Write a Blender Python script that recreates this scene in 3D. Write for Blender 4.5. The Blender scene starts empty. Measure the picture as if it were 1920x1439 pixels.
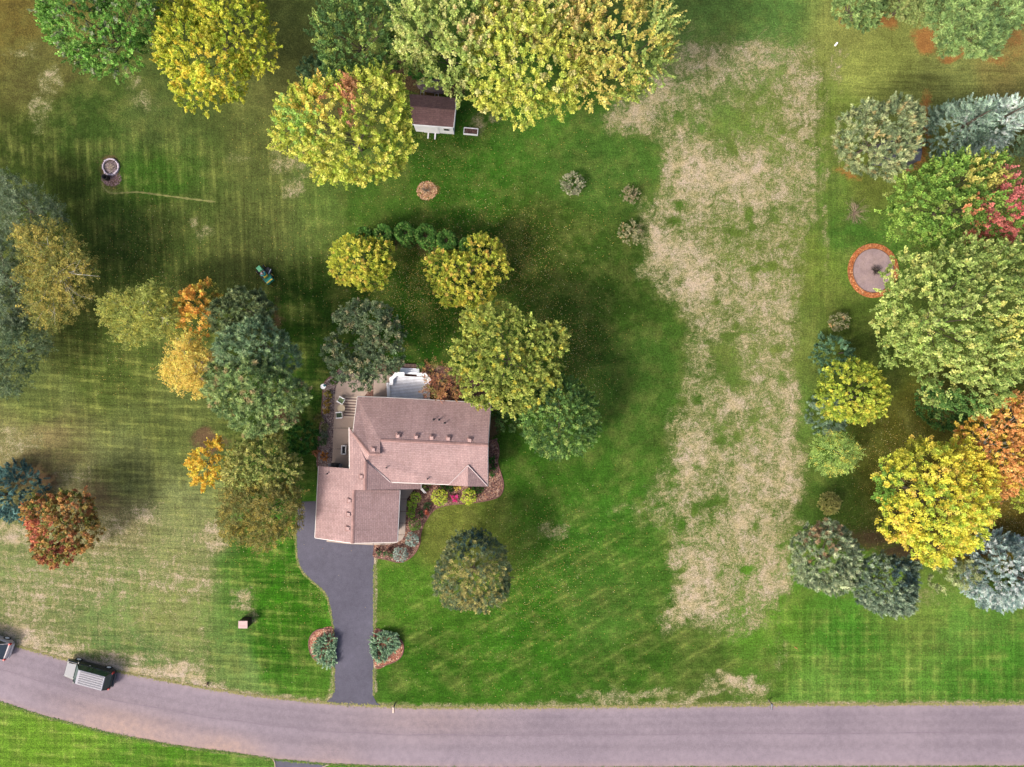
import bpy, math, random
import numpy as np
from mathutils import Vector, Matrix

random.seed(7)
RNG = np.random.default_rng(11)
S = bpy.context.scene
COL = S.collection
CAMH = 76.0          # drone height in metres
PXM = 19.2           # photograph pixels per metre on the ground

# ------------------------------------------------------------------ camera, light, exposure
cam = bpy.data.cameras.new('camera')
cam.sensor_width = 36.0
cam.lens = 36.0 * CAMH / 100.0
cam.clip_start = 0.5
cam.clip_end = 6000
cam_o = bpy.data.objects.new('camera', cam)
cam_o.location = (0, 0, CAMH)
COL.objects.link(cam_o)
S.camera = cam_o

SUN_AZ = math.atan2(-0.80, -0.60)     # the sun stands in the south west
SUN_EL = math.radians(43)
w = bpy.data.worlds.new("World")
S.world = w
w.use_nodes = True
nt = w.node_tree
bg = nt.nodes['Background']
sky = nt.nodes.new('ShaderNodeTexSky')
sky.sky_type = 'NISHITA'
sky.sun_disc = False
sky.sun_elevation = SUN_EL
sky.sun_rotation = SUN_AZ % (2 * math.pi)
sky.dust_density = 6.0
sky.air_density = 0.8
sky.ozone_density = 0.6
nt.links.new(sky.outputs[0], bg.inputs[0])
bg.inputs[1].default_value = 0.15
sun = bpy.data.lights.new('sun', 'SUN')
sun.energy = 2.0
sun.angle = math.radians(11.0)
sun.color = (1.0, 0.95, 0.87)
sun_o = bpy.data.objects.new('sun', sun)
sd = Vector((math.sin(SUN_AZ) * math.cos(SUN_EL), math.cos(SUN_AZ) * math.cos(SUN_EL), math.sin(SUN_EL)))
sun_o.rotation_euler = sd.to_track_quat('Z', 'Y').to_euler()
sun_o.location = (-60, -45, 70)
COL.objects.link(sun_o)
S.view_settings.view_transform = 'Standard'
S.view_settings.look = 'None'
S.view_settings.exposure = 0.97
S.view_settings.gamma = 1.0
S.view_settings.use_curve_mapping = False
S.cycles.max_bounces = 6
S.cycles.diffuse_bounces = 3
S.cycles.transmission_bounces = 3
S.cycles.transparent_max_bounces = 4
S.cycles.use_adaptive_sampling = True

# ------------------------------------------------------------------ helpers
def P(px, py, z=0.0):
    """point of the place that lies at height z in the direction of photograph pixel (px, py)"""
    k = (CAMH - z) / CAMH / PXM
    return Vector(((px - 960.0) * k, (719.5 - py) * k, z))

def lin(c):
    c = np.asarray(c, float) / 255.0
    return np.where(c <= 0.04045, c / 12.92, ((c + 0.055) / 1.055) ** 2.4)

GAIN = 2.05
def alb(*c, k=1.0):
    """surface colour for something that a photograph in this light shows as sRGB c"""
    return tuple(np.clip(lin(c) / GAIN * k, 0, 0.85))

def tag(o, label=None, cat=None, group=None, kind=None):
    if label: o['label'] = label
    if cat: o['category'] = cat
    if group: o['group'] = group
    if kind: o['kind'] = kind
    return o

def empty(name, loc=(0, 0, 0), rz=0.0, label=None, cat=None, group=None, kind=None):
    o = bpy.data.objects.new(name, None)
    o.empty_display_size = 0.3
    o.location = loc
    o.rotation_euler = (0, 0, rz)
    COL.objects.link(o)
    return tag(o, label, cat, group, kind)

class MB:
    def __init__(s):
        s.v = []; s.f = []; s.uv = None
    def add(s, vs, fs):
        n = len(s.v)
        s.v += [tuple(v) for v in vs]
        s.f += [tuple(i + n for i in f) for f in fs]
        return s
    def box(s, c, d, rz=0.0, rx=0.0, ry=0.0, taper=1.0):
        hx, hy, hz = d[0] / 2, d[1] / 2, d[2] / 2
        m = Matrix.Rotation(rz, 3, 'Z') @ Matrix.Rotation(ry, 3, 'Y') @ Matrix.Rotation(rx, 3, 'X')
        vs = []
        for z in (-hz, hz):
            t = 1.0 if z < 0 else taper
            for x, y in ((-hx, -hy), (hx, -hy), (hx, hy), (-hx, hy)):
                vs.append(m @ Vector((x * t, y * t, z)) + Vector(c))
        return s.add(vs, [(3, 2, 1, 0), (4, 5, 6, 7), (0, 1, 5, 4), (1, 2, 6, 5), (2, 3, 7, 6), (3, 0, 4, 7)])
    def prism(s, poly, z0, z1):
        n = len(poly)
        vs = [(p[0], p[1], z0) for p in poly] + [(p[0], p[1], z1) for p in poly]
        fs = [tuple(range(n, 2 * n)), tuple(reversed(range(n)))]
        fs += [(i, (i + 1) % n, (i + 1) % n + n, i + n) for i in range(n)]
        return s.add(vs, fs)
    def slab(s, pts, t):
        """polygon in space with thickness t downwards"""
        n = len(pts)
        vs = [tuple(p) for p in pts] + [(p[0], p[1], p[2] - t) for p in pts]
        fs = [tuple(range(n)), tuple(reversed(range(n, 2 * n)))]
        fs += [(i + n, (i + 1) % n + n, (i + 1) % n, i) for i in range(n)]
        return s.add(vs, fs)
    def tube(s, pts, rs, k=6, cap=True):
        pts = [Vector(p) for p in pts]
        if not hasattr(rs, '__len__'): rs = [rs] * len(pts)
        rings = []
        for i, p in enumerate(pts):
            d = (pts[min(i + 1, len(pts) - 1)] - pts[max(i - 1, 0)])
            if d.length < 1e-6: d = Vector((0, 0, 1))
            d.normalize()
            u = d.cross(Vector((0.31, 0.17, 0.93)))
            if u.length < 0.05: u = d.cross(Vector((1, 0, 0)))
            u.normalize(); q = d.cross(u)
            rings.append([p + (u * math.cos(a) + q * math.sin(a)) * rs[i] for a in [2 * math.pi * j / k for j in range(k)]])
        vs = [v for r in rings for v in r]
        fs = []
        for i in range(len(pts) - 1):
            for j in range(k):
                a, b = i * k + j, i * k + (j + 1) % k
                fs.append((a, b, b + k, a + k))
        if cap:
            fs.append(tuple(reversed(range(k))))
            fs.append(tuple(range((len(pts) - 1) * k, len(pts) * k)))
        return s.add(vs, fs)
    def lathe(s, c, prof, k=16, sx=1.0, sy=1.0):
        """prof: list of (r, z)"""
        vs = []
        for r, z in prof:
            for j in range(k):
                a = 2 * math.pi * j / k
                vs.append((c[0] + r * sx * math.cos(a), c[1] + r * sy * math.sin(a), c[2] + z))
        fs = []
        for i in range(len(prof) - 1):
            for j in range(k):
                a, b = i * k + j, i * k + (j + 1) % k
                fs.append((a, b, b + k, a + k))
        fs.append(tuple(reversed(range(k))))
        fs.append(tuple(range((len(prof) - 1) * k, len(prof) * k)))
        return s.add(vs, fs)
    def build(s, name, mat, parent=None, smooth=False, bevel=0.0):
        me = bpy.data.meshes.new(name)
        me.from_pydata(s.v, [], s.f)
        me.validate()
        me.materials.append(mat)
        if smooth:
            me.polygons.foreach_set('use_smooth', [True] * len(me.polygons))
        me.update()
        o = bpy.data.objects.new(name, me)
        COL.objects.link(o)
        if parent: o.parent = parent
        if bevel:
            b = o.modifiers.new('bevel', 'BEVEL'); b.width = bevel; b.segments = 2; b.limit_method = 'ANGLE'
        return o

def raw_mesh(name, V, F, mat, parent=None, tint=None, smooth=False):
    """V (n,3) array, F (m,k) array of k-gons, tint (m,3) colour per face"""
    me = bpy.data.meshes.new(name)
    n, m, k = len(V), len(F), F.shape[1]
    me.vertices.add(n); me.loops.add(m * k); me.polygons.add(m)
    me.vertices.foreach_set('co', np.ascontiguousarray(V, np.float32).ravel())
    me.loops.foreach_set('vertex_index', np.ascontiguousarray(F, np.int32).ravel())
    me.polygons.foreach_set('loop_start', np.arange(0, m * k, k, dtype=np.int32))
    try: me.polygons.foreach_set('loop_total', np.full(m, k, np.int32))
    except Exception: pass
    if smooth: me.polygons.foreach_set('use_smooth', np.ones(m, bool))
    me.update(calc_edges=True)
    if tint is not None:
        a = me.attributes.new('tint', 'FLOAT_COLOR', 'FACE')
        a.data.foreach_set('color', np.c_[tint, np.ones(m)].astype(np.float32).ravel())
    me.materials.append(mat)
    o = bpy.data.objects.new(name, me)
    COL.objects.link(o)
    if parent: o.parent = parent
    return o

# ------------------------------------------------------------------ materials
class NT:
    """tiny wrapper for building node materials"""
    def __init__(s, name):
        s.m = bpy.data.materials.new(name); s.m.use_nodes = True
        s.t = s.m.node_tree; s.b = s.t.nodes['Principled BSDF']; s.out = s.t.nodes['Material Output']
    def n(s, typ, **kw):
        nd = s.t.nodes.new(typ)
        for k, v in kw.items(): setattr(nd, k, v)
        return nd
    def l(s, a, b): s.t.links.new(a, b)
    def attr(s, name, out='Fac'):
        nd = s.n('ShaderNodeAttribute', attribute_name=name); return nd.outputs[out]
    def obj(s): return s.n('ShaderNodeTexCoord').outputs['Object']
    def noise(s, scale, detail=3.0, rough=0.55, vec=None, dist=0.0, out='Fac'):
        nd = s.n('ShaderNodeTexNoise'); nd.inputs['Scale'].default_value = scale
        nd.inputs['Detail'].default_value = detail; nd.inputs['Roughness'].default_value = rough
        nd.inputs['Distortion'].default_value = dist
        s.l(vec if vec is not None else s.obj(), nd.inputs['Vector'])
        return nd.outputs[out]
    def math(s, op, a, b=None, c=None, clamp=False):
        nd = s.n('ShaderNodeMath', operation=op, use_clamp=clamp)
        for i, x in enumerate((a, b, c)):
            if x is None: continue
            if isinstance(x, (int, float)): nd.inputs[i].default_value = x
            else: s.l(x, nd.inputs[i])
        return nd.outputs[0]
    def rng(s, x, a, b, c=0.0, d=1.0, smooth=False):
        nd = s.n('ShaderNodeMapRange'); nd.clamp = True
        if smooth: nd.interpolation_type = 'SMOOTHSTEP'
        s.l(x, nd.inputs[0])
        for i, v in enumerate((a, b, c, d)): nd.inputs[i + 1].default_value = v
        return nd.outputs[0]
    def mix(s, f, a, b, mode='MIX'):
        nd = s.n('ShaderNodeMix', data_type='RGBA', blend_type=mode)
        for x, i in ((f, 0), (a, 6), (b, 7)):
            if isinstance(x, (int, float)): nd.inputs[i].default_value = x
            elif isinstance(x, tuple): nd.inputs[i].default_value = (*x[:3], 1)
            else: s.l(x, nd.inputs[i])
        return nd.outputs[2]
    def scale(s, col, f):
        """multiply a colour with a number socket"""
        nd = s.n('ShaderNodeVectorMath', operation='SCALE')
        if isinstance(col, tuple): nd.inputs[0].default_value = col[:3]
        else: s.l(col, nd.inputs[0])
        if isinstance(f, (int, float)): nd.inputs['Scale'].default_value = f
        else: s.l(f, nd.inputs['Scale'])
        return nd.outputs[0]
    def bump(s, h, strength=0.5, dist=0.05):
        nd = s.n('ShaderNodeBump'); nd.inputs['Strength'].default_value = strength
        nd.inputs['Distance'].default_value = dist
        s.l(h, nd.inputs['Height']); s.l(nd.outputs[0], s.b.inputs['Normal'])
    def fin(s, col, rough=0.8, metal=0.0, spec=0.3):
        if isinstance(col, tuple): s.b.inputs['Base Color'].default_value = (*col[:3], 1)
        else: s.l(col, s.b.inputs['Base Color'])
        s.b.inputs['Roughness'].default_value = rough
        s.b.inputs['Metallic'].default_value = metal
        s.b.inputs['Specular IOR Level'].default_value = spec
        return s.m

def worn(name, col, rough=0.7, var=0.25, scale=3.0, metal=0.0, spec=0.4, grain=40.0):
    t = NT(name)
    a = t.rng(t.noise(scale, 4), 0.25, 0.75, 1 - var, 1 + var * 0.6)
    b = t.rng(t.noise(grain, 2), 0.2, 0.8, 1 - var * 0.5, 1 + var * 0.5)
    c = t.scale(tuple(col), t.math('MULTIPLY', a, b))
    return t.fin(c, rough, metal, spec)

def make_leaf_mat(name, trans=0.42, rough=0.6):
    t = NT(name)
    c = t.attr('tint', 'Color')
    t.fin(c, rough, 0, 0.15)
    tr = t.n('ShaderNodeBsdfTranslucent'); t.l(c, tr.inputs['Color'])
    mx = t.n('ShaderNodeMixShader'); mx.inputs[0].default_value = trans
    t.l(t.b.outputs[0], mx.inputs[1]); t.l(tr.outputs[0], mx.inputs[2])
    t.l(mx.outputs[0], t.out.inputs['Surface'])
    return t.m
LEAF = make_leaf_mat('leaf')
NEEDLE = make_leaf_mat('needle', 0.3, 0.75)
tm = NT('tinted'); TINT = tm.fin(tm.attr('tint', 'Color'), 0.85)
BARK = worn('bark', (0.11, 0.085, 0.065), 0.9, 0.5, 2.0)
BARKPALE = worn('pale_bark', (0.55, 0.52, 0.48), 0.8, 0.35, 2.0)
BARKDEAD = worn('dead_twig', (0.30, 0.26, 0.22), 0.85, 0.4, 2.0)
WHITE = worn('white_paint', (0.76, 0.76, 0.78), 0.5, 0.12, 1.5)
TRIM = worn('trim_paint', (0.55, 0.52, 0.50), 0.5, 0.12, 1.5)
BLACK = worn('black_plastic', (0.02, 0.02, 0.022), 0.5, 0.3)
RUBBER = worn('rubber', (0.025, 0.025, 0.025), 0.85, 0.3)
STEEL = worn('steel', (0.5, 0.5, 0.52), 0.35, 0.15, metal=0.8)
CONC = worn('concrete', alb(196, 180, 168, k=1.0), 0.85, 0.16, 0.7, grain=14)
CONC2 = worn('patio_concrete', alb(216, 192, 176), 0.85, 0.2, 0.6, grain=12)
SIDING = worn('siding', (0.42, 0.38, 0.33), 0.7, 0.15)
GLASS = NT('window_glass').fin((0.03, 0.04, 0.05), 0.08, 0, 0.6)
WOOD = worn('grey_wood', (0.22, 0.18, 0.14), 0.85, 0.4, 3)
DECKM = worn('painted_deck', (0.72, 0.73, 0.78), 0.7, 0.16, 2.5)
GREENPAINT = worn('green_paint', (0.02, 0.22, 0.09), 0.4, 0.15)
YELLOWPAINT = worn('yellow_paint', (0.75, 0.55, 0.06), 0.45, 0.15)
REDGLASS = worn('red_lens', (0.45, 0.02, 0.02), 0.3, 0.1)

def shingle_mat(name, c1, c2):
    t = NT(name)
    uv = t.n('ShaderNodeUVMap').outputs[0]
    br = t.n('ShaderNodeTexBrick'); t.l(uv, br.inputs['Vector'])
    br.inputs['Scale'].default_value = 1.0
    br.inputs['Brick Width'].default_value = 0.34; br.inputs['Row Height'].default_value = 0.17
    br.inputs['Mortar Size'].default_value = 0.014; br.inputs['Mortar Smooth'].default_value = 0.3
    br.inputs['Color1'].default_value = (*c1, 1); br.inputs['Color2'].default_value = (*c2, 1)
    br.inputs['Mortar'].default_value = (*[x * 0.6 for x in c1], 1)
    br.offset = 0.37
    v = t.rng(t.noise(0.5, 5), 0.3, 0.7, 0.88, 1.1)
    g = t.rng(t.noise(9, 3, 0.7), 0.25, 0.75, 0.80, 1.2)
    streak = t.n('ShaderNodeMapping'); streak.inputs['Scale'].default_value = (3.0, 0.25, 1); t.l(uv, streak.inputs[0])
    s2 = t.rng(t.noise(1.3, 3, vec=streak.outputs[0]), 0.35, 0.7, 1.05, 0.9)
    c = t.scale(br.outputs['Color'], t.math('MULTIPLY', t.math('MULTIPLY', v, g), s2))
    h = t.math('ADD', t.math('MULTIPLY', br.outputs['Fac'], -1.0), t.math('MULTIPLY', t.noise(25, 2), 0.4))
    t.bump(h, 0.5, 0.02)
    return t.fin(c, 0.9, 0, 0.2)
SHINGLE = shingle_mat('roof_shingles', alb(204, 172, 169), alb(190, 157, 154))
SHINGLE2 = shingle_mat('shed_shingles', alb(168, 132, 130), alb(150, 114, 114))

# ------------------------------------------------------------------ polygon masks in photograph units
def sdf(poly, X, Y):
    """signed distance, positive inside"""
    poly = np.asarray(poly, float); n = len(poly)
    d = np.full(X.shape, 1e18); inside = np.zeros(X.shape, bool)
    for i in range(n):
        ax, ay = poly[i]; bx, by = poly[(i + 1) % n]
        ex, ey = bx - ax, by - ay
        t = np.clip(((X - ax) * ex + (Y - ay) * ey) / (ex * ex + ey * ey + 1e-9), 0, 1)
        d = np.minimum(d, (X - ax - t * ex) ** 2 + (Y - ay - t * ey) ** 2)
        c = ((ay > Y) != (by > Y)) & (X < (bx - ax) * (Y - ay) / (by - ay + 1e-12) + ax)
        inside ^= c
    return np.where(inside, 1, -1) * np.sqrt(d)
def pline(pts, X, Y):
    d = np.full(X.shape, 1e18)
    for (ax, ay), (bx, by) in zip(pts[:-1], pts[1:]):
        ex, ey = bx - ax, by - ay
        t = np.clip(((X - ax) * ex + (Y - ay) * ey) / (ex * ex + ey * ey), 0, 1)
        d = np.minimum(d, (X - ax - t * ex) ** 2 + (Y - ay - t * ey) ** 2)
    return np.sqrt(d)
def sm(x, a, b):
    t = np.clip((x - a) / (b - a), 0, 1); return t * t * (3 - 2 * t)
def catmull(pts, n=8, closed=False):
    pts = [Vector(p) for p in pts]; out = []
    N = len(pts); rngi = range(N) if closed else range(N - 1)
    for i in rngi:
        if closed: p0, p1, p2, p3 = pts[(i - 1) % N], pts[i], pts[(i + 1) % N], pts[(i + 2) % N]
        else: p0, p1, p2, p3 = pts[max(i - 1, 0)], pts[i], pts[i + 1], pts[min(i + 2, N - 1)]
        for k in range(n):
            t = k / n
            out.append(0.5 * ((2 * p1) + (p2 - p0) * t + (2 * p0 - 5 * p1 + 4 * p2 - p3) * t * t + (3 * p1 - p0 - 3 * p2 + p3) * t ** 3))
    if not closed: out.append(pts[-1])
    return out

ROAD_TOP = [(-900, 820), (-600, 965), (-300, 1092), (-100, 1168), (0, 1203), (110, 1233), (215, 1258), (384, 1290), (480, 1305), (620, 1319), (700, 1324), (800, 1327), (960, 1327), (1200, 1325), (1440, 1322), (1920, 1320), (2600, 1316), (4200, 1310)]
ROAD_BOT = [(-900, 950), (-600, 1088), (-300, 1208), (-100, 1280), (0, 1315), (80, 1342), (200, 1373), (330, 1398), (430, 1411), (520, 1424), (620, 1433), (760, 1438), (900, 1440), (1200, 1439), (1440, 1438), (1920, 1437), (2600, 1433), (4200, 1427)]
DRIVE = [(560, 950), (557, 962), (554, 1000), (556, 1045), (561, 1062), (570, 1077), (588, 1093), (606, 1108), (614, 1122), (620, 1150), (625, 1180), (626, 1240), (626, 1298), (622, 1308), (612, 1316), (600, 1319), (705, 1325), (718, 1325), (706, 1318), (700, 1306), (700, 1180), (701, 1100), (701, 1016), (660, 1005), (600, 1005), (592, 940), (566, 941)]
BED_E = [(917, 826), (932, 829), (936, 850), (933, 866), (940, 890), (944, 905), (943, 920), (935, 932), (918, 938), (896, 942), (868, 945), (845, 947), (823, 952), (812, 959), (803, 970), (794, 985), (789, 1002), (787, 1020), (778, 1038), (764, 1050), (748, 1055), (725, 1050), (700, 1044), (701, 1018), (700, 900), (760, 880)]
BED_W = [(640, 690), (628, 701), (615, 710), (607, 722), (604, 756), (602, 785), (597, 815), (595, 850), (596, 878), (630, 880), (640, 800), (650, 720)]
BED_N = [(715, 683), (760, 682), (800, 684), (850, 690), (905, 712), (930, 745), (932, 770), (700, 770), (700, 700)]
ISL_L = [(626, 1180), (600, 1180), (586, 1188), (579, 1203), (581, 1222), (590, 1237), (608, 1245), (626, 1249)]
ISL_R = [(701, 1183), (722, 1184), (742, 1192), (755, 1205), (756, 1222), (748, 1236), (728, 1246), (703, 1251)]
RING = (1637, 508)

# ------------------------------------------------------------------ the ground sheet
def axis(lo, hi, step, far):
    a = list(np.arange(lo, hi + 1e-6, step)); d = step; x = hi; y = lo; pre = []; post = []
    while x < far:
        d *= 1.35; x += d; post.append(x)
    d = step
    while y > -far:
        d *= 1.35; y -= d; pre.append(y)
    return np.array(pre[::-1] + a + post)
gx = axis(-62, 62, 0.36, 3000); gy = axis(-50, 50, 0.36, 3000)
GX, GY = np.meshgrid(gx, gy)
X = 960 + GX * PXM; Y = 719.5 - GY * PXM
def npnoise(x, y, f, seed=0, oct=3):
    r = np.random.default_rng(seed); out = 0; amp = 1; tot = 0
    for o in range(oct):
        for k in range(5):
            a = r.uniform(0, 2 * math.pi); ff = f * 2 ** o * r.uniform(0.7, 1.3)
            out = out + amp * np.sin((x * math.cos(a) + y * math.sin(a)) * ff + r.uniform(0, 6.28))
        tot += amp * 5 ** 0.5; amp *= 0.6
    return out / tot
wobx = X + 14 * npnoise(X, Y, 0.05, 1); woby = Y + 14 * npnoise(X, Y, 0.05, 2)

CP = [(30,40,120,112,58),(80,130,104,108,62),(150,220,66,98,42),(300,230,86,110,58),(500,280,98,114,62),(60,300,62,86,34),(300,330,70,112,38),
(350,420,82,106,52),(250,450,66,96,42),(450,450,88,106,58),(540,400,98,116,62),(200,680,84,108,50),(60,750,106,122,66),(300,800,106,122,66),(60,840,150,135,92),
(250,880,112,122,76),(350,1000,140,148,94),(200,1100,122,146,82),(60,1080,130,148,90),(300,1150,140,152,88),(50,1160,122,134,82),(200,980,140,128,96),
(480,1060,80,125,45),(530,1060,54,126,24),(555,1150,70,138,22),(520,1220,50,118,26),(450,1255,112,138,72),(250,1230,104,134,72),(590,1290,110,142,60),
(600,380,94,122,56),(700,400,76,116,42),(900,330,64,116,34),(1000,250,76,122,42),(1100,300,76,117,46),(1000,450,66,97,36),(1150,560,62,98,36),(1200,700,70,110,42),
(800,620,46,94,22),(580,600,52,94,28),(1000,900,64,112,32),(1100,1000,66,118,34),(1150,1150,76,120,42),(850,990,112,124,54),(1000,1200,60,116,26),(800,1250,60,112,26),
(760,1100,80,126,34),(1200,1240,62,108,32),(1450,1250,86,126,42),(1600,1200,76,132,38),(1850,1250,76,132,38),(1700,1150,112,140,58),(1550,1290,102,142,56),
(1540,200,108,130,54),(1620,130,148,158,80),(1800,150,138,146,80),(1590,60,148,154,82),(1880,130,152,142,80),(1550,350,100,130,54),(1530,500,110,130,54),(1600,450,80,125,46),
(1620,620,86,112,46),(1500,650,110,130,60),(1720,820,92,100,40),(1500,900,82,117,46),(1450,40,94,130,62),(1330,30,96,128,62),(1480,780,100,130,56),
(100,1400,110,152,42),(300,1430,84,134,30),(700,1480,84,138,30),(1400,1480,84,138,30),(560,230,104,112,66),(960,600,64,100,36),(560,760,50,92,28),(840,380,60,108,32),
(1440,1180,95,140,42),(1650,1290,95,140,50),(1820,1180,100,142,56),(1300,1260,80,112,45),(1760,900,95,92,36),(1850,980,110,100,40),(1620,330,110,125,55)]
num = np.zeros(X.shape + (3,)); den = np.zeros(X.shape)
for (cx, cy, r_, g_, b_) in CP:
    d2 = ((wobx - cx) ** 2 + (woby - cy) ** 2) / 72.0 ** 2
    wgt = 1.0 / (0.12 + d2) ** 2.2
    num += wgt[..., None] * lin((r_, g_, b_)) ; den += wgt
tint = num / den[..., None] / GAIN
lm = sm(tint[..., 1] * GAIN, 0.11, 0.25)[..., None]
tint = tint * (np.array([1.02, 0.89, 0.66]) * (1 - lm) + np.array([1.08, 1.10, 1.05]) * lm)
# bright watered strip by the drive keeps a clear edge
lush = sm(sdf([(440, 1010), (600, 980), (630, 1320), (480, 1290), (470, 1180), (455, 1100)], wobx, woby), -8, 14)
tint = tint * (1 - 0.75 * lush[..., None]) + 0.75 * lush[..., None] * (lin((60, 114, 16)) / GAIN)
# warm litter under the pines and the maples
litter = np.zeros(X.shape); 
def blobs(lst, x=None, y=None):
    x = wobx if x is None else x; y = woby if y is None else y
    o = np.zeros(X.shape)
    for (cx, cy, rx, ry, a) in lst:
        o = np.maximum(o, a * np.exp(-(((x - cx) / rx) ** 2 + ((y - cy) / ry) ** 2) ** 1.3))
    return o
litter = blobs([(1575, 30, 16, 30, .6), (1665, 45, 26, 22, .8), (1740, 72, 30, 24, .8), (1800, 100, 44, 14, .9), (1900, 70, 30, 40, .55), (1860, 106, 50, 16, .55), (1700, 318, 22, 12, 1), (1710, 290, 30, 40, .8), (1735,230,16,60,.8), (1590, 325, 30, 12, .6),
    (750, 120, 40, 60, 1), (760, 150, 50, 30, 1), (830, 170, 60, 20, .8), (560, 760, 1, 1, 0), (520, 600, 20, 60, .6), (395, 700, 22, 50, 1), (400, 830, 40, 22, 1), (545, 780, 30, 30, .8), (800, 358, 22, 21, 1.0),
    (790, 452, 95, 26, .6), (1600, 900, 20, 80, .15), (1640, 1010, 60, 30, .7), (1720, 1040, 90, 22, .8), (1850, 1030, 60, 25, .8), (1900, 900, 30, 60, .3),
    (925, 800, 16, 30, 1), (1560, 590, 28, 26, .25), (1680, 850, 1, 1, 0), (75, 900, 60, 40, .7), (180, 930, 70, 40, .45), (209, 322, 24, 40, .85), (1905, 790, 30, 60, .6), (1120,640,1,1,0)])
# dry, half dead turf
left0 = sm(620 - X, -40, 60)
dry = np.zeros(X.shape)
wobx = wobx + 9 * npnoise(X, Y, 0.13, 11); woby = woby + 9 * npnoise(X, Y, 0.13, 12)
BIG = [(1232, 60), (1330, 66), (1420, 62), (1538, 78), (1548, 200), (1545, 320), (1520, 400), (1500, 520), (1490, 640), (1496, 760), (1510, 880), (1494, 960), (1480, 1060), (1450, 1150), (1420, 1182), (1330, 1178), (1244, 1184), (1262, 1100), (1262, 1000), (1252, 900), (1258, 800), (1286, 740), (1290, 620), (1262, 560), (1204, 480), (1200, 400), (1250, 340), (1250, 250), (1150, 245), (1180, 170), (1235, 120)]
dry = 0.41 * sm(sdf(BIG, wobx, woby), -34, 30)
dry = np.maximum(dry, 0.19 * left0 * sm(Y, 860, 1000) * sm(440 - X, 0, 60) * (Y < 1315))
dry = dry - 0.10 * (dry > 0.2) * sm(330 - Y, 0, 120) * (X > 900)
dry += blobs([(1275, 270, 30, 40, .2), (1300, 520, 52, 60, .42), (1230, 470, 30, 40, .35), (1420, 700, 60, 60, .05), (1376, 755, 26, 18, .55), (1300, 860, 30, 70, .25), (1400, 860, 60, 60, .15), (1480, 880, 24, 90, .3), (1310, 1080, 45, 60, .32), (1290, 1150, 45, 30, .35), (1400, 340, 60, 70, .3), (1300, 330, 60, 60, .3), (1400, 110, 50, 30, .22), (1500, 180, 30, 90, .22), (1330, 120, 60, 40, .2), (1440, 560, 50, 40, .2), (1480, 780, 20, 100, .25), (1400, 960, 60, 90, .22), (1450,1080,40,60,.22)])
dry -= blobs([(1360, 680, 40, 60, .32), (1370, 230, 60, 40, .2), (1385, 430, 50, 50, .15), (1330, 950, 40, 40, .2), (1360, 800, 40, 30, .12), (1400,250,60,60,.1)]) * (dry > 0)
dark_spots = []
rs = np.random.default_rng(5)
for _ in range(60):
    cx, cy = rs.uniform(1260, 1480), rs.uniform(180, 1130)
    dark_spots.append((cx, cy, rs.uniform(5, 13), rs.uniform(5, 12), rs.uniform(.25, .6)))
dry -= blobs(dark_spots, X, Y) * (dry > 0.15)
dry += blobs([(540, 300, 40, 30, .45), (555, 360, 26, 22, .45), (575, 320, 20, 20, .3), (90, 150, 20, 26, .35), (75, 210, 16, 36, .4), (40, 100, 40, 12, .3), (240, 145, 30, 14, .35), (265, 185, 36, 30, .25), (450, 300, 60, 16, .2), (375, 425, 22, 18, .35),
    (1035, 990, 26, 20, .42), (1045, 1000, 14, 14, .4), (1180, 960, 50, 26, .2), (60, 1130, 60, 60, .25), (270, 970, 26, 20, .5), (400, 1010, 30, 26, .5), (455, 1130, 22, 30, .45), (60, 990, 50, 14, .5), (20, 1000, 30, 20, .5), (200, 1000, 50, 30, .35), (330, 1090, 90, 30, .25), (150, 1080, 120, 50, .18), (30, 1190, 60, 26, .6),
    (230, 1245, 60, 14, .5), (330, 1262, 60, 18, .6), (100, 1215, 60, 14, .45), (1380, 1285, 60, 18, .75), (1200,1306,160,9,.5), (1200, 1312, 120, 7, .45), (1150, 1300, 30, 20, .3), (1180, 220, 60, 40, .35), (1230, 170, 40, 40, .35), (1600, 200, 1, 1, 0), (1575, 130, 12, 50, .3), (1575, 270, 10, 100, .25), (900, 235, 16, 22, .5), (930, 215, 20, 16, .3),
    (1550, 430, 8, 90, .3), (1330, 1310, 90, 10, .4), (760, 300, 14, 8, .2), (1110,810,50,50,.08), (1230,950,40,60,.25), (120,1060,200,60,.15), (20, 830, 60, 40, .4), (130,900,50,40,.3),(1700,1120,120,18,.25),(1460,1230,20,50,.2)])
road_d = -np.maximum(pline(ROAD_TOP, X, Y), 0)
near_top = np.exp(-(pline(ROAD_TOP, X, Y) / 7.0) ** 2) * 0.62 * (Y < 1330)
near_wide = np.exp(-(pline(ROAD_TOP, X, Y) / 16.0) ** 2) * (X < 420) * 0.85
dry = np.maximum(dry, near_top); dry = np.maximum(dry, near_wide)
dry = np.maximum(dry, 0.5 * np.exp(-(pline(ROAD_BOT, X, Y) / 3.5) ** 2))
dry = np.maximum(dry, 0.75 * np.exp(-(pline([(703, 1030), (701, 1180), (701, 1300)], X, Y) / 4.0) ** 2))
dry = np.maximum(dry, 0.6 * np.exp(-(pline([(626, 1250), (624, 1300), (608, 1318)], X, Y) / 5.0) ** 2))
hose = np.exp(-(pline([(192, 345), (198, 356), (210, 363), (240, 361), (262, 361), (300, 366), (350, 373), (404, 379)], X, Y + 0 * X) / 2.6) ** 2)
dry = np.clip(dry, 0, 1)
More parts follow.
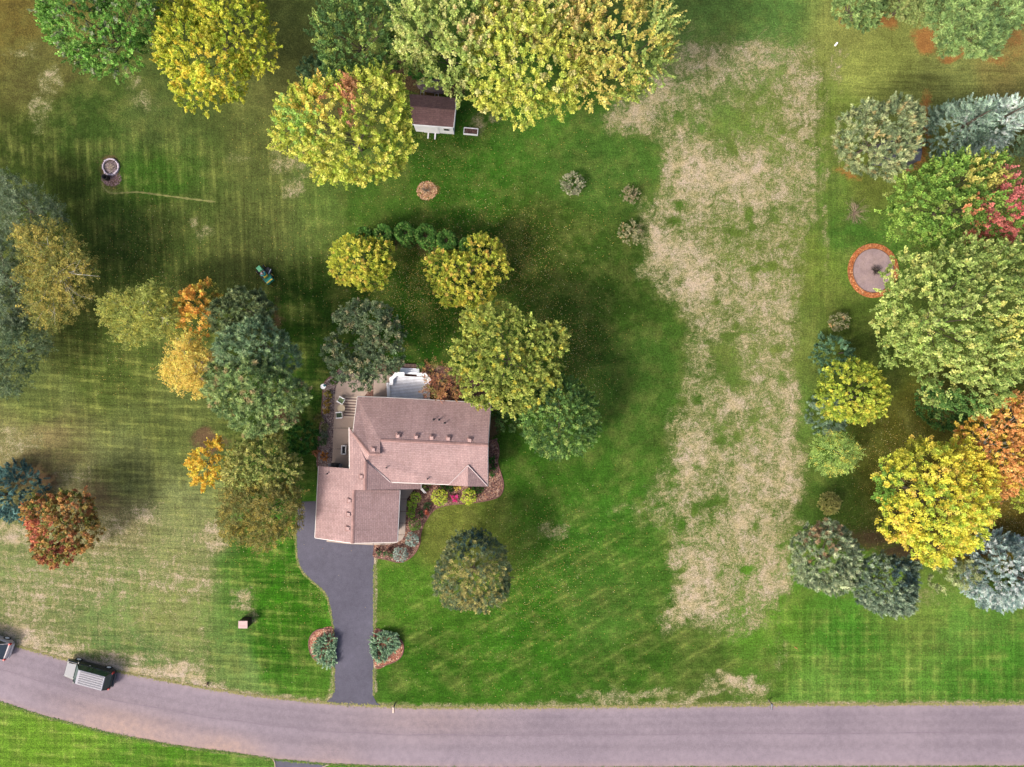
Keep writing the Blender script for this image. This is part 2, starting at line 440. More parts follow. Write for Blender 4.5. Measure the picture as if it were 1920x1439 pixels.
# mowing stripes: two phases, each with a strength
za = sm(1230 - X, 0, 60)
left = sm(620 - X, -40, 60)
south = sm(Y - 1120, 0, 40) * sm(X - 1430, 0, 50)
ne = blobs([(1760, 150, 170, 60, 1), (1640, 180, 80, 60, .8)], X, Y)
phA = np.where(X < 1230, (Y - 0.15 * X + 0.00004 * X ** 2) / 23.0, (Y - 0.07 * (X - 1600)) / 24.0)
phA = np.where(south > 0.01, Y / 22.0, phA)
phB = np.where(X < 1230, (X - 0.07 * Y) / 21.0, X / 25.0)
strA = np.maximum(np.maximum(left * 0.78 * (0.06 + 0.94 * sm(Y - 560, -80, 160)), south * 0.45), ne * 0.8)
strB = np.maximum(np.maximum(left * (0.55 - 0.18 * sm(Y, 560, 760)) * sm(Y, 150, 300), south * 0.5), 0.5 * np.exp(-((X - 1545) / 40) ** 2) * (Y < 800))
strB = np.maximum(strB, 0.35 * np.exp(-((X - 1690) / 40) ** 2) * (Y > 780) * (Y < 1000))
phC = (Y + 0.55 * X) / 27.0
strC = 0.5 * sm(sdf([(720, 1060), (1240, 900), (1420, 1190), (1440, 1310), (720, 1310)], X, Y), -20, 60)
soil = np.clip(np.maximum(sm(sdf(BED_E, X, Y), -2, 5), np.maximum(sm(sdf(BED_N, X, Y), -2, 5), sm(sdf(BED_W, X, Y), -2, 5))), 0, 1)

idx = np.arange(GX.size).reshape(GX.shape)
F = np.stack([idx[:-1, :-1], idx[:-1, 1:], idx[1:, 1:], idx[1:, :-1]], -1).reshape(-1, 4)
V = np.stack([GX, GY, np.zeros_like(GX)], -1).reshape(-1, 3)

t = NT('turf')
o_ = t.obj()
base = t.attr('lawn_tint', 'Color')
n1 = t.noise(0.22, 5, 0.6); n2 = t.noise(1.1, 6, 0.68); n3 = t.noise(6.0, 3, 0.75); n4 = t.noise(13.0, 2, 0.7); n5 = t.noise(3.0, 4, 0.75)
def stripe(ph, st):
    p = t.math('ADD', t.attr(ph), t.math('MULTIPLY', t.noise(0.2, 2), 0.5))
    wv = t.math('SINE', t.math('MULTIPLY', p, 2 * math.pi))
    wv = t.rng(wv, 0.35, 1.0, -0.25, 1.45, True)
    wv = t.math('MULTIPLY', wv, t.math('MULTIPLY', t.attr(st), t.rng(t.noise(0.5, 3), 0.35, 0.65, 0.1, 1.3)))
    return wv
sA, sB, sC = stripe('phase_a', 'strength_a'), stripe('phase_b', 'strength_b'), stripe('phase_c', 'strength_c')
st = t.math('ADD', t.math('ADD', sA, sB), sC)
val = t.math('MULTIPLY', t.rng(n1, 0.3, 0.7, 0.78, 1.2), t.rng(n2, 0.25, 0.75, 0.66, 1.34))
val = t.math('MULTIPLY', val, t.rng(n3, 0.25, 0.75, 0.62, 1.4))
val = t.math('MULTIPLY', val, t.rng(n4, 0.25, 0.75, 0.55, 1.48))
val = t.math('MULTIPLY', val, t.rng(n5, 0.25, 0.75, 0.76, 1.24))
def streak(sx, sy, rot):
    mp = t.n('ShaderNodeMapping'); mp.inputs['Scale'].default_value = (sx, sy, 1); mp.inputs['Rotation'].default_value = (0, 0, rot)
    t.l(o_, mp.inputs[0])
    return t.rng(t.noise(1.0, 4, 0.65, vec=mp.outputs[0]), 0.3, 0.7, -1.0, 1.0)
kA = t.math('MULTIPLY', streak(0.11, 3.0, 0.12), t.attr('strength_a'))
kB = t.math('MULTIPLY', streak(3.2, 0.12, 0.03), t.attr('strength_b'))
kC = t.math('MULTIPLY', streak(0.16, 2.2, -0.5), t.attr('strength_c'))
sk = t.math('ADD', t.math('ADD', kA, kB), kC)
val = t.math('MULTIPLY', val, t.math('ADD', 1.0, t.math('ADD', t.math('MULTIPLY', st, 0.22), t.math('MULTIPLY', sk, 0.42))))
st = t.math('ADD', st, t.math('MULTIPLY', sk, 0.6))
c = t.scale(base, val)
# straw showing between the blades
straw_n = t.math('ADD', t.math('MULTIPLY', t.noise(2.6, 5, 0.75), 0.55), t.math('MULTIPLY', t.noise(11.0, 2, 0.7), 0.45))
yel = t.rng(t.math('ADD', t.math('ADD', t.noise(0.5, 4, 0.6), t.math('MULTIPLY', st, 0.10)), t.math('MULTIPLY', straw_n, 0.5)), 0.70, 0.98, 0, 0.5)
c = t.mix(yel, c, t.scale(t.mix(n1, alb(128, 142, 62), alb(150, 148, 84)), val))
dmask = t.attr('dry')
patchy = t.math('ADD', t.math('MULTIPLY', t.noise(0.78, 8, 0.84, dist=0.5), 0.55), t.math('ADD', t.math('MULTIPLY', straw_n, 0.25), t.math('MULTIPLY', t.noise(1.8, 7, 0.8), 0.20)))
dd = t.math('ADD', dmask, t.math('MULTIPLY', t.math('SUBTRACT', patchy, 0.5), t.math('MULTIPLY', t.rng(dmask, 0, 0.25, 0.4, 1.0), 4.5)))
dd = t.math('ADD', dd, t.math('MULTIPLY', st, t.rng(dmask, 0.0, 0.3, 0.0, 0.16)))
dsel = t.rng(dd, 0.02, 0.95, 0, 1)
dsel = t.math('MULTIPLY', dsel, t.rng(dmask, 0.02, 0.2, 0.0, 1.0))
mid = t.mix(t.rng(n3, 0.3, 0.7), alb(112, 132, 68), alb(166, 162, 106))
pale = t.mix(t.rng(t.noise(0.9, 4), 0.35, 0.65), alb(236, 212, 192), alb(222, 202, 158))
fine = t.math('MULTIPLY', t.rng(n4, 0.25, 0.75, 0.62, 1.38), t.rng(n3, 0.25, 0.75, 0.72, 1.26))
c = t.mix(t.rng(dsel, 0.05, 0.6), c, t.scale(mid, fine))
fleck = t.math('ADD', dsel, t.math('ADD', t.math('MULTIPLY', t.math('SUBTRACT', n4, 0.5), 1.6), t.math('MULTIPLY', t.math('SUBTRACT', t.noise(4.0, 3, 0.75), 0.5), 1.2)))
c = t.mix(t.rng(fleck, 0.36, 0.98), c, t.scale(pale, fine))
lt = t.attr('litter')
ls = t.rng(t.math('ADD', lt, t.math('MULTIPLY', t.math('SUBTRACT', straw_n, 0.5), 1.6)), 0.28, 0.72, 0, 1, True)
ls = t.math('MULTIPLY', ls, t.rng(lt, 0.02, 0.2))
lcol = t.mix(t.attr('warm'), alb(122, 92, 72), alb(196, 132, 74))
c = t.mix(t.math('MULTIPLY', ls, 0.85), c, t.scale(lcol, t.math('MULTIPLY', fine, t.rng(n2, 0.3, 0.7, 0.75, 1.25))))
t.bump(t.math('ADD', t.math('ADD', n3, n4), t.math('MULTIPLY', n2, 1.0)), 0.9, 0.10)
TURF = t.fin(c, 0.95, 0, 0.1)

ground = raw_mesh('ground', V, F, TURF)
tag(ground, kind='structure')
me = ground.data
def vattr(name, arr):
    a = me.attributes.new(name, 'FLOAT', 'POINT'); a.data.foreach_set('value', np.ascontiguousarray(arr, np.float32).ravel())
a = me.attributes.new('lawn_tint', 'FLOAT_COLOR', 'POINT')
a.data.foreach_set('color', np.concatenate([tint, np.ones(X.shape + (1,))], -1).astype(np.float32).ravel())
vattr('dry', dry); vattr('litter', litter); vattr('phase_a', phA); vattr('phase_b', phB); vattr('phase_c', phC)
vattr('strength_a', strA); vattr('strength_b', strB); vattr('strength_c', strC)
vattr('warm', sm(X - 1450, 0, 60) * sm(500 - Y, 0, 100) + 0.5*np.exp(-((X-800)**2+(Y-358)**2)/30**2))

# line of worn straw coloured grass running east from the fire pit
_h = catmull([(191, 344, 0), (197, 355, 0), (210, 362.5, 0), (238, 361.5, 0), (262, 361, 0), (300, 366, 0), (350, 372.5, 0), (404, 379, 0)], 10)
_mb = MB(); _v = []; _f = []
for i, p in enumerate(_h):
    q = P(p.x, p.y); d = (Vector(_h[min(i + 1, len(_h) - 1)]) - Vector(_h[max(i - 1, 0)])); d = Vector((d.x, -d.y, 0)).normalized(); nn = Vector((-d.y, d.x, 0)) * (0.075 + 0.035 * math.sin(i * 1.7) + random.uniform(-.02, .02))
    _v += [q - nn + Vector((0, 0, .004)), q + nn + Vector((0, 0, .004))]
    if i: _f.append((2 * i - 2, 2 * i, 2 * i + 1, 2 * i - 1))
_mb.add(_v, _f)
tag(_mb.build('worn_grass_line', worn('straw_turf', alb(150, 152, 86), 0.95, 0.45, 3.0, grain=9)), kind='structure')
# ------------------------------------------------------------------ roads and drives
def asphalt(name, c1, c2, stain=None, tracks=False):
    t = NT(name)
    n = t.noise(0.12, 5, 0.6); m = t.noise(1.7, 5, 0.65); g = t.noise(16, 2, 0.7)
    c = t.mix(t.rng(n, 0.35, 0.65), c1, c2)
    if stain:
        c = t.mix(t.math('MULTIPLY', t.attr('stain'), t.rng(m, 0.3, 0.7, 0.5, 1.0)), c, stain)
    f = t.math('MULTIPLY', t.rng(m, 0.3, 0.7, 0.89, 1.10), t.rng(g, 0.25, 0.75, 0.78, 1.22))
    if tracks:
        tr = t.attr('track')
        f = t.math('MULTIPLY', f, t.math('SUBTRACT', 1.0, t.math('MULTIPLY', tr, t.rng(n, 0.3, 0.7, 0.09, 0.2))))
    c = t.scale(c, f)
    vo = t.n('ShaderNodeTexVoronoi', feature='DISTANCE_TO_EDGE'); vo.inputs['Scale'].default_value = 0.13
    wv = t.n('ShaderNodeVectorMath', operation='ADD'); t.l(o_ if False else t.obj(), wv.inputs[0]); t.l(t.noise(0.8, 4, out='Color'), wv.inputs[1])
    t.l(wv.outputs[0], vo.inputs['Vector'])
    crack = t.math('MULTIPLY', t.rng(vo.outputs['Distance'], 0.0, 0.006, 1, 0), t.rng(t.noise(0.2, 2), 0.5, 0.6))
    c = t.mix(t.math('MULTIPLY', crack, 0.10), c, (0.05, 0.045, 0.05))
    t.bump(g, 0.3, 0.02)
    return t.fin(c, 0.9, 0, 0.25)
ROADM = asphalt('old_asphalt', alb(166, 152, 162), alb(155, 142, 153), alb(196, 166, 150), True)
DRIVEM = asphalt('drive_asphalt', alb(96, 94, 108), alb(114, 112, 128))
top = [P(p.x, p.y) for p in catmull([(a, b, 0) for a, b in ROAD_TOP], 6)]
bot = [P(p.x, p.y) for p in catmull([(a, b, 0) for a, b in ROAD_BOT], 6)]
NV = 24
Vr = []; stain = []; track = []
for a_, b_ in zip(top, bot):
    for j in range(NV + 1):
        f = j / NV
        p = a_.lerp(b_, f); jit = 0
        if j in (0, NV): jit = 0.05 * math.sin(p.x * 3.1) + 0.04 * math.sin(p.x * 7.7)
        Vr.append((p.x, p.y + jit, 0.012))
        pxx, pyy = 960 + p.x * PXM, 719.5 - p.y * PXM
        s_ = 0.9 * math.exp(-((pxx - 240) / 120) ** 2 - ((f - 0.85) / 0.28) ** 2) + 0.8 * math.exp(-((pxx - 430) / 70) ** 2 - ((f - 0.9) / 0.2) ** 2)
        s_ += 0.5 * math.exp(-((f - 1) / 0.06) ** 2) + 0.35 * math.exp(-((f) / 0.05) ** 2) + 0.3 * math.exp(-((pxx - 800) / 130) ** 2 - ((f - 0.2) / 0.3) ** 2) + 0.3 * math.exp(-((pxx - 620) / 60) ** 2 - ((f - 0.95) / 0.3) ** 2)
        stain.append(min(1, s_))
        track.append(math.exp(-((f - 0.30) / 0.07) ** 2) + math.exp(-((f - 0.44) / 0.05) ** 2) + 0.8 * math.exp(-((f - 0.66) / 0.08) ** 2) + 0.8*math.exp(-((f - 0.16) / 0.05) ** 2))
Vr = np.array(Vr); n_ = len(top)
ii = np.arange(n_ * (NV + 1)).reshape(n_, NV + 1)
Fr = np.stack([ii[:-1, 1:], ii[1:, 1:], ii[1:, :-1], ii[:-1, :-1]], -1).reshape(-1, 4)
road = raw_mesh('road', Vr, Fr, ROADM); tag(road, kind='structure')
for nm, arr in (('stain', stain), ('track', track)):
    at = road.data.attributes.new(nm, 'FLOAT', 'POINT'); at.data.foreach_set('value', np.array(arr, np.float32))
# paving seam along the middle of the road
seam = [a_.lerp(b_, 0.46 + 0.010 * math.sin(i * 0.9)) for i, (a_, b_) in enumerate(zip(top, bot))]
mb = MB(); vs = []; fs = []
for i, p in enumerate(seam):
    wd = 0.035 + 0.02 * math.sin(i * 2.3)
    vs += [(p.x, p.y - wd, 0.016), (p.x, p.y + wd, 0.016)]
    if i: fs.append((2 * i - 2, 2 * i, 2 * i + 1, 2 * i - 1))
mb.add(vs, fs)
mb.build('paving_seam', worn('seam_tar', alb(146, 130, 143), 0.8, 0.2), road)

def sheet(name, poly_px, z, mat, kind='structure', smooth_n=0, parent=None, jag=0.0):
    pts = [(a, b, 0) for a, b in poly_px]
    if smooth_n: pts = catmull(pts, smooth_n, True)
    pl = []
    for i, p in enumerate(pts):
        q = P(p[0], p[1], 0)
        pl.append((q.x + random.uniform(-jag, jag), q.y + random.uniform(-jag, jag)))
    mb = MB(); n = len(pl)
    vs = [(x, y, z) for x, y in pl] + [(x, y, -0.05) for x, y in pl]
    top_ = tuple(range(n))
    area = sum(pl[i][0] * pl[(i + 1) % n][1] - pl[(i + 1) % n][0] * pl[i][1] for i in range(n))
    fs = [top_ if area > 0 else tuple(reversed(top_))]
    for i in range(n):
        j = (i + 1) % n
        fs.append((i + n, j + n, j, i) if area > 0 else (i, j, j + n, i + n))
    mb.add(vs, fs)
    o = mb.build(name, mat, parent)
    return tag(o, kind=kind) if kind else o
drive = sheet('driveway', DRIVE, 0.022, DRIVEM)
sheet('neighbour_driveway', [(516, 1418), (517, 1440), (505, 1700), (600, 1700), (601, 1445), (612, 1430), (570, 1424)], 0.008, DRIVEM)
for pl in ([(513, 1424), (516, 1432), (516, 1445), (512, 1520)], [(616, 1434), (606, 1438), (602, 1452), (601, 1520)]):
    mb = MB(); mb.tube([P(a_, b_, 0.01) for a_, b_ in pl], 0.06, 5)
    tag(mb.build('edge_of_gravel', CONC2), kind='structure')

def mulch_mat(name, c1, c2, c3, sc=6.0):
    t = NT(name)
    vo = t.n('ShaderNodeTexVoronoi'); vo.inputs['Scale'].default_value = sc; t.l(t.obj(), vo.inputs['Vector'])
    sep = t.n('ShaderNodeSeparateColor'); t.l(vo.outputs['Color'], sep.inputs[0])
    c = t.mix(t.rng(sep.outputs[0], 0.1, 0.9), c1, c2)
    c = t.mix(t.rng(sep.outputs[1], 0.75, 0.95), c, c3)
    c = t.scale(c, t.math('MULTIPLY', t.rng(vo.outputs['Distance'], 0, 0.7, 1.25, 0.55), t.rng(t.noise(0.8, 4), 0.3, 0.7, 0.8, 1.2)))
    t.bump(t.math('MULTIPLY', vo.outputs['Distance'], -1.0), 0.8, 0.05)
    return t.fin(c, 0.9, 0, 0.2)
MULCH = mulch_mat('bark_mulch', alb(120, 82, 78), alb(160, 118, 104), alb(206, 170, 150))
ROCK = mulch_mat('river_rock', alb(118, 96, 100), alb(176, 150, 146), alb(226, 206, 200), 7)
REDMULCH = mulch_mat('red_mulch', alb(150, 92, 76), alb(200, 140, 116), alb(232, 190, 160), 6)
bed_e = sheet('east_planting_bed', BED_E, 0.03, MULCH, smooth_n=4)
bed_w = sheet('west_planting_bed', BED_W, 0.03, ROCK, smooth_n=4)
bed_n = sheet('north_planting_bed', BED_N, 0.026, MULCH, smooth_n=3)
isl_l = sheet('west_drive_island', ISL_L, 0.035, REDMULCH, smooth_n=4)
isl_r = sheet('east_drive_island', ISL_R, 0.035, REDMULCH, smooth_n=4)
# steel/plastic edging around the beds
EDGE = worn('bed_edging', alb(150, 104, 96), 0.8, 0.3)
for pl, closed in ((BED_E[:23], False), (BED_W[:9], False), (ISL_L, False), (ISL_R, False)):
    pts = catmull([(a_, b_, 0) for a_, b_ in pl], 4)
    mb = MB(); mb.tube([P(p.x, p.y, 0.04) for p in pts], 0.045, 5)
    par = {id(BED_E[0]): None}
    tag(mb.build('bed_edging', EDGE), kind='structure')

# loose stones and chips that lie on the beds
def scatter_chips(name, poly, n, cols, size, z, seed, stretch=1.0, density=None):
    r = np.random.default_rng(seed); poly = np.array(poly, float)
    lo, hi = poly.min(0), poly.max(0)
    q = r.uniform(lo, hi, (n * 4, 2)); k = sdf(poly, q[:, 0], q[:, 1]) > 1.0; q = q[k][:n]; n = len(q)
    c = np.stack([(q[:, 0] - 960) / PXM, (719.5 - q[:, 1]) / PXM, np.full(n, z)], -1)
    a = r.uniform(0, 6.28, n); s_ = size * r.uniform(0.6, 1.5, n)
    ux = np.stack([np.cos(a), np.sin(a), 0 * a], -1) * (s_ * stretch)[:, None]
    uy = np.stack([-np.sin(a), np.cos(a), 0 * a], -1) * (s_ * 0.7)[:, None]
    uz = np.stack([0 * a, 0 * a, s_ * 0.55], -1)
    V = np.stack([c + ux, c + uy, c - ux, c - uy, c + uz], 1).reshape(-1, 3)
    b = np.arange(n)[:, None] * 5
    F = np.concatenate([b + np.array([[0, 1, 4]]), b + np.array([[1, 2, 4]]), b + np.array([[2, 3, 4]]), b + np.array([[3, 0, 4]])], 1).reshape(-1, 3)
    pal = np.array([alb(*x) for x in cols]); ci = pal[r.integers(0, len(pal), n)] * r.uniform(0.75, 1.25, (n, 1))
    return tag(raw_mesh(name, V, F, TINT, tint=np.repeat(ci, 4, 0)), kind='stuff')
tag(scatter_chips('river_stones', BED_W, 4200, [(150, 130, 128), (190, 168, 160), (216, 200, 190), (120, 100, 104), (170, 140, 130)], 0.05, 0.03, 3),
    'purple grey river stones covering the bed west of the patio', 'stones')
tag(scatter_chips('mulch_chips', BED_E, 6000, [(176, 140, 122), (206, 172, 150), (140, 100, 92), (120, 84, 80), (190, 140, 110)], 0.045, 0.03, 4, 1.6),
    'brown bark chips covering the bed around the front of the house', 'mulch')
tag(scatter_chips('mulch_chips', ISL_L, 900, [(200, 130, 100), (226, 170, 140), (170, 100, 80), (236, 196, 170)], 0.05, 0.035, 5, 1.6),
    'reddish bark chips in the bed west of the driveway', 'mulch')
tag(scatter_chips('mulch_chips', ISL_R, 900, [(200, 130, 100), (226, 170, 140), (170, 100, 80), (236, 196, 170)], 0.05, 0.035, 6, 1.6),
    'reddish bark chips in the bed east of the driveway', 'mulch')
_c = [(800 + 20 * math.cos(a_ / 3), 358 + 19 * math.sin(a_ / 3)) for a_ in range(19)]
tag(scatter_chips('mulch_chips', _c, 900, [(190, 140, 96), (214, 164, 120), (150, 100, 84), (226, 196, 160)], 0.045, 0.015, 7, 1.7),
    'ring of orange brown bark chips around a bare sapling on the back lawn', 'mulch')

# the sandy circle with its orange edging
cx, cy = P(*RING).x, P(*RING).y
def ringpts(rx, ry, dx=0, dy=0, n=48):
    return [(cx + dx + rx * math.cos(2 * math.pi * i / n), cy + dy + ry * math.sin(2 * math.pi * i / n)) for i in range(n)]
outer = ringpts(2.50, 2.66); inner = ringpts(1.98, 2.14)
circ = empty('round_garden_bed', (0, 0, 0), label='round garden bed of grey gravel ringed by an orange mulch band', cat='garden bed')
mb = MB(); vs = [(x, y, 0.05) for x, y in outer] + [(x, y, 0.075) for x, y in inner] + [(x, y, -0.02) for x, y in outer]
n = len(outer)
mb.add(vs, [(i, (i + 1) % n, (i + 1) % n + n, i + n) for i in range(n)] + [(i + 2 * n, (i + 1) % n + 2 * n, (i + 1) % n, i) for i in range(n)])
mb.build('mulch_band', mulch_mat('orange_mulch', alb(200, 116, 66), alb(226, 146, 92), alb(236, 170, 120), 7), circ)
mb = MB(); mb.prism(inner, -0.02, 0.045)
tt = NT('pink_gravel')
c = tt.scale(tt.mix(tt.rng(tt.noise(0.9, 4), 0.35, 0.65), alb(184, 160, 156), alb(172, 150, 152)), tt.math('MULTIPLY', tt.rng(tt.noise(12, 3, 0.75), 0.3, 0.7, 0.78, 1.2), tt.rng(tt.noise(1.6, 5), 0.3, 0.7, 0.85, 1.12)))
mb.build('gravel_surface', tt.fin(c, 0.95), circ)
mb = MB(); mb.tube([(x, y, 0.07) for x, y in inner + inner[:1]], 0.03, 5); mb.build('inner_edging', worn('dark_edging', (0.08, 0.05, 0.04)), circ)

# ------------------------------------------------------------------ the house
house = empty('house', (0, 0, 0), label='single storey house with pinkish brown shingle roof and attached garage', cat='house')
R = dict(
 A=(670.3,744.4,2.9), B=(722.6,746,2.9), C=(920.5,757,2.9), D=(914.8,835.2,4.65), E=(713,826,4.65), Fh=(712.4,852,4.98), Fl=(712.4,852,4.5),
 G=(692.8,851,4.98), Hh=(661.5,812.5,4.28), I=(654.9,802,4.13), J=(688.4,864.3,4.5), K=(685.5,865.5,4.72), L=(655.6,879,4.13), M=(597.4,874.5,2.9),
 N=(590.6,1008.8,2.9), O=(660.7,1018.8,4.3), Q=(744.5,1016.7,2.9), Rr=(749.4,919.5,2.9), Sg=(663.6,919.0,4.28), T=(684,919.0,4.72), U=(789,917.5,2.6), Vv=(789,908,2.6),
 W=(732.2,904.2,3.78), X=(841.7,908.6,3.66), Y=(914.3,911.5,3.6))
Rp = {k: P(*v) for k, v in R.items()}
ROOFS = [('north_slope', 'A B E Fh G Hh'.replace('Fh', 'Fh').split()), ('main_north', 'B C D E'.split()),
 ('west_slope', ['I', 'Hh', 'G', 'J', 'K', 'T', 'Sg', 'O', 'N', 'M', 'L']),
 ('south_slope', ['E', 'D', 'Y', 'X', 'W', 'J', 'G', 'Fl']),
 ('wing_east', ['K', 'J', 'W', 'Vv', 'U', 'T']), ('garage_east', ['Sg', 'Rr', 'Q', 'O'])]
def roof_face(names, pts=None, nm='roof', mat=SHINGLE, parent=None, th=0.14, axis2=None):
    pts = pts or [Rp[k] for k in names]
    # downhill direction of the best plane gives the course direction
    nrm = Vector((0, 0, 0))
    for i in range(len(pts)):
        a_, b_ = pts[i], pts[(i + 1) % len(pts)]
        nrm += Vector(((a_.y - b_.y) * (a_.z + b_.z), (a_.z - b_.z) * (a_.x + b_.x), (a_.x - b_.x) * (a_.y + b_.y)))
    if nrm.z < 0: pts = pts[::-1]; nrm = -nrm
    nrm.normalize()
    u = Vector((0, 0, 1)).cross(nrm); u.normalize(); v = nrm.cross(u)
    n = len(pts)
    mb = MB(); mb.slab(pts, th)
    o = mb.build(nm, mat, parent)
    uvl = o.data.uv_layers.new(name='UVMap')
    for l in o.data.loops:
        co = o.data.vertices[l.vertex_index].co
        uvl.data[l.index].uv = (co.dot(u), co.dot(v))
    return o
roof_main = None
for nm, names in ROOFS:
    ro = roof_face(names, nm='roof_slope', parent=house)
# small gable face (steps) where the raised west part ends
mb = MB(); mb.add([Rp['E'], Rp['Fl'] - Vector((0, 0, .1)), Rp['Fh']], [(0, 1, 2)]); mb.add([Rp['G'], Rp['Fh'], Rp['Fl'] - Vector((0, 0, .1))], [(0, 1, 2)])
mb.build('gable_wall', SIDING, house)
# front cross gable on the south slope
ga, gb, gc, gd = P(877.8, 872.5, 4.15), P(877.5, 911.8, 4.15), P(841.7, 909, 3.68), P(914.3, 911.9, 3.62)
ga.z += 0.12; gb.z += 0.25; 
g1 = roof_face(None, [ga, gc + Vector((0, -.06, .03)), gb], 'front_gable_slope', parent=house, th=0.08)
g2 = roof_face(None, [ga, gb, gd + Vector((0, -.04, .03))], 'front_gable_slope', parent=house, th=0.08)
# ridge and hip caps
CAP = shingle_mat('ridge_cap', alb(200, 160, 152), alb(170, 128, 124))
def cap(a_, b_, wd=0.16, up=0.03, nm='ridge_cap', mat=None):
    mb = MB(); d = (b_ - a_); L = d.length; d.normalize(); s_ = d.cross(Vector((0, 0, 1))).normalized() * wd
    k = max(2, int(L / 0.9))
    for i in range(k):
        p, q = a_ + d * (L * i / k), a_ + d * (L * (i + 1) / k + 0.03)
        z1, z2 = up + 0.012, up
        mb.add([p - s_ + Vector((0, 0, z1 - .07)), p + Vector((0, 0, z1)), p + s_ + Vector((0, 0, z1 - .07)), q - s_ + Vector((0, 0, z2 - .07)), q + Vector((0, 0, z2)), q + s_ + Vector((0, 0, z2 - .07))],
               [(0, 1, 4, 3), (1, 2, 5, 4)])
    return mb.build(nm, mat or CAPM, house)
CAPM = worn('cap_shingles', alb(182, 144, 138), 0.9, 0.3, 2.0, grain=8)
for a_, b_ in (('E', 'D'), ('G', 'Fh'), ('Hh', 'G'), ('K', 'T'), ('Sg', 'O')): cap(Rp[a_], Rp[b_])
FLASH = worn('metal_flashing', alb(224, 206, 206), 0.5, 0.1)
def strip(a_, b_, r, nm, mat, par=None):
    mb = MB(); mb.tube([a_, b_], r, 4); return mb.build(nm, mat, par or house)
for a_, b_ in ((Rp['J'], Rp['W']), (ga, gc), (ga, gd)):
    strip(a_ + Vector((0, 0, .03)), b_ + Vector((0, 0, .05)), 0.045, 'valley_flashing', FLASH)
for a_, b_ in (('A', 'B'), ('B', 'C'), ('I', 'L'), ('M', 'N'), ('Rr', 'Q'), ('Vv', 'U'), ('W', 'X'), ('X', 'Y')):
    p, q = Rp[a_], Rp[b_]; d = (q - p).normalized(); s_ = d.cross(Vector((0, 0, 1)))
    cen = sum((Rp[k] for k in 'ABCDEGN'), Vector()) / 7
    mb = MB(); z = -0.09
    mb.tube([p + Vector((0, 0, z)), q + Vector((0, 0, z))], 0.075, 6); mb.build('gutter', TRIM, house)
for a_, b_ in (('C', 'D'), ('D', 'Y'), ('N', 'O'), ('O', 'Q'), ('A', 'Hh')):
    strip(Rp[a_] + Vector((0, 0, -0.08)), Rp[b_] + Vector((0, 0, -0.08)), 0.06, 'rake_board', TRIM)
# walls below the roof
def wallpoly(pts, z1, nm='wall', inset=0.0):
    pl = [P(a_, b_, 2.9) for a_, b_ in pts]
    mb = MB(); mb.prism([(p.x, p.y) for p in pl][::-1], 0.0, z1); return mb.build(nm, SIDING, house)
wallpoly([(677, 752), (912, 765), (906, 902), (738, 896), (690, 895), (660, 870), (664, 805)], 2.78)
wallpoly([(605, 882), (690, 887), (690, 912), (742, 912), (737, 1006), (598, 1001)], 2.78)
# garage gable end
p1, p2, p3 = P(598.5, 1002, 2.9), P(660.7, 1009, 4.3), P(737, 1006.5, 2.9)
mb = MB(); mb.add([p1, p3, p2, p1 + Vector((0, .1, 0)), p3 + Vector((0, .1, 0)), p2 + Vector((0, .1, -.05))], [(0, 1, 2), (5, 4, 3), (0, 3, 4, 1), (1, 4, 5, 2), (2, 5, 3, 0)]); mb.build('gable_wall', SIDING, house)
def on_wall(px, py, wd, h, z, rz, nm, mat=GLASS, frame=True, off=0.0):
    c = P(px, py, 2.9); c.z = z
    f = MB().box(c, (wd + .16, .07, h + .16), rz).build('window_frame' if nm == 'window' else nm + '_frame', WHITE, house)
    g = MB().box(c, (wd, .10, h), rz).build('pane' if nm == 'window' else nm, mat, f)
    return f
rz0 = -math.radians(2.8)
g_ = on_wall(640, 1003.6, 4.9, 2.2, 1.15, rz0, 'garage_door', WHITE)
for (x_, y_, w_, h_, z_) in ((860, 901.5, 1.6, 1.2, 1.5), (800, 899, 1.6, 1.2, 1.5), (750, 755.5, 1.8, 2.0, 1.1), (820, 760, 1.4, 1.2, 1.5), (880, 763, 1.2, 1.2, 1.5)):
    on_wall(x_, y_, w_, h_, z_, rz0, 'window')
# roof vents and pipes
VENTM = worn('roof_vent', alb(214, 176, 170), 0.6, 0.15)
def slope_z(px, py):
    best = None
    return None
for (x_, y_, z_) in ((746.8,818,4.47),(781,820,4.47),(810,821.5,4.47),(841,823,4.47),(881,826,4.47),(700.7,843.5,4.83),(678,894,4.58),(655.7,939,4.12),(654,964.5,4.12),(652.8,991,4.12)):
    p = P(x_, y_, z_)
    mb = MB(); mb.box(p + Vector((0, 0, .10)), (.34, .34, .16), rz0, taper=0.85); v_ = mb.build('roof_vent', VENTM, house, bevel=.02)
    MB().box(p + Vector((0, 0, .01)), (.5, .5, .05), rz0).build('vent_flange', CAPM, v_)
for (x_, y_, z_) in ((812.5,787.8,3.75),(823,788,3.75),(833.5,794,3.85),(725,877,4.2),(802,898,3.85),(613.7,888.5,3.25)):
    p = P(x_, y_, z_)
    mb = MB(); mb.lathe(p + Vector((0, 0, -.1)), [(.13, 0), (.07, .14), (.055, .18), (.055, .5)], 10); mb.build('vent_pipe', worn('pipe', (0.05, 0.045, 0.05)), house)
# downspout at the front entry
strip(P(789, 917, 2.4), P(796, 925, 0.1), 0.05, 'downspout', WHITE)
strip(P(792, 917, 2.4), P(799, 925, 0.1), 0.05, 'downspout', WHITE)

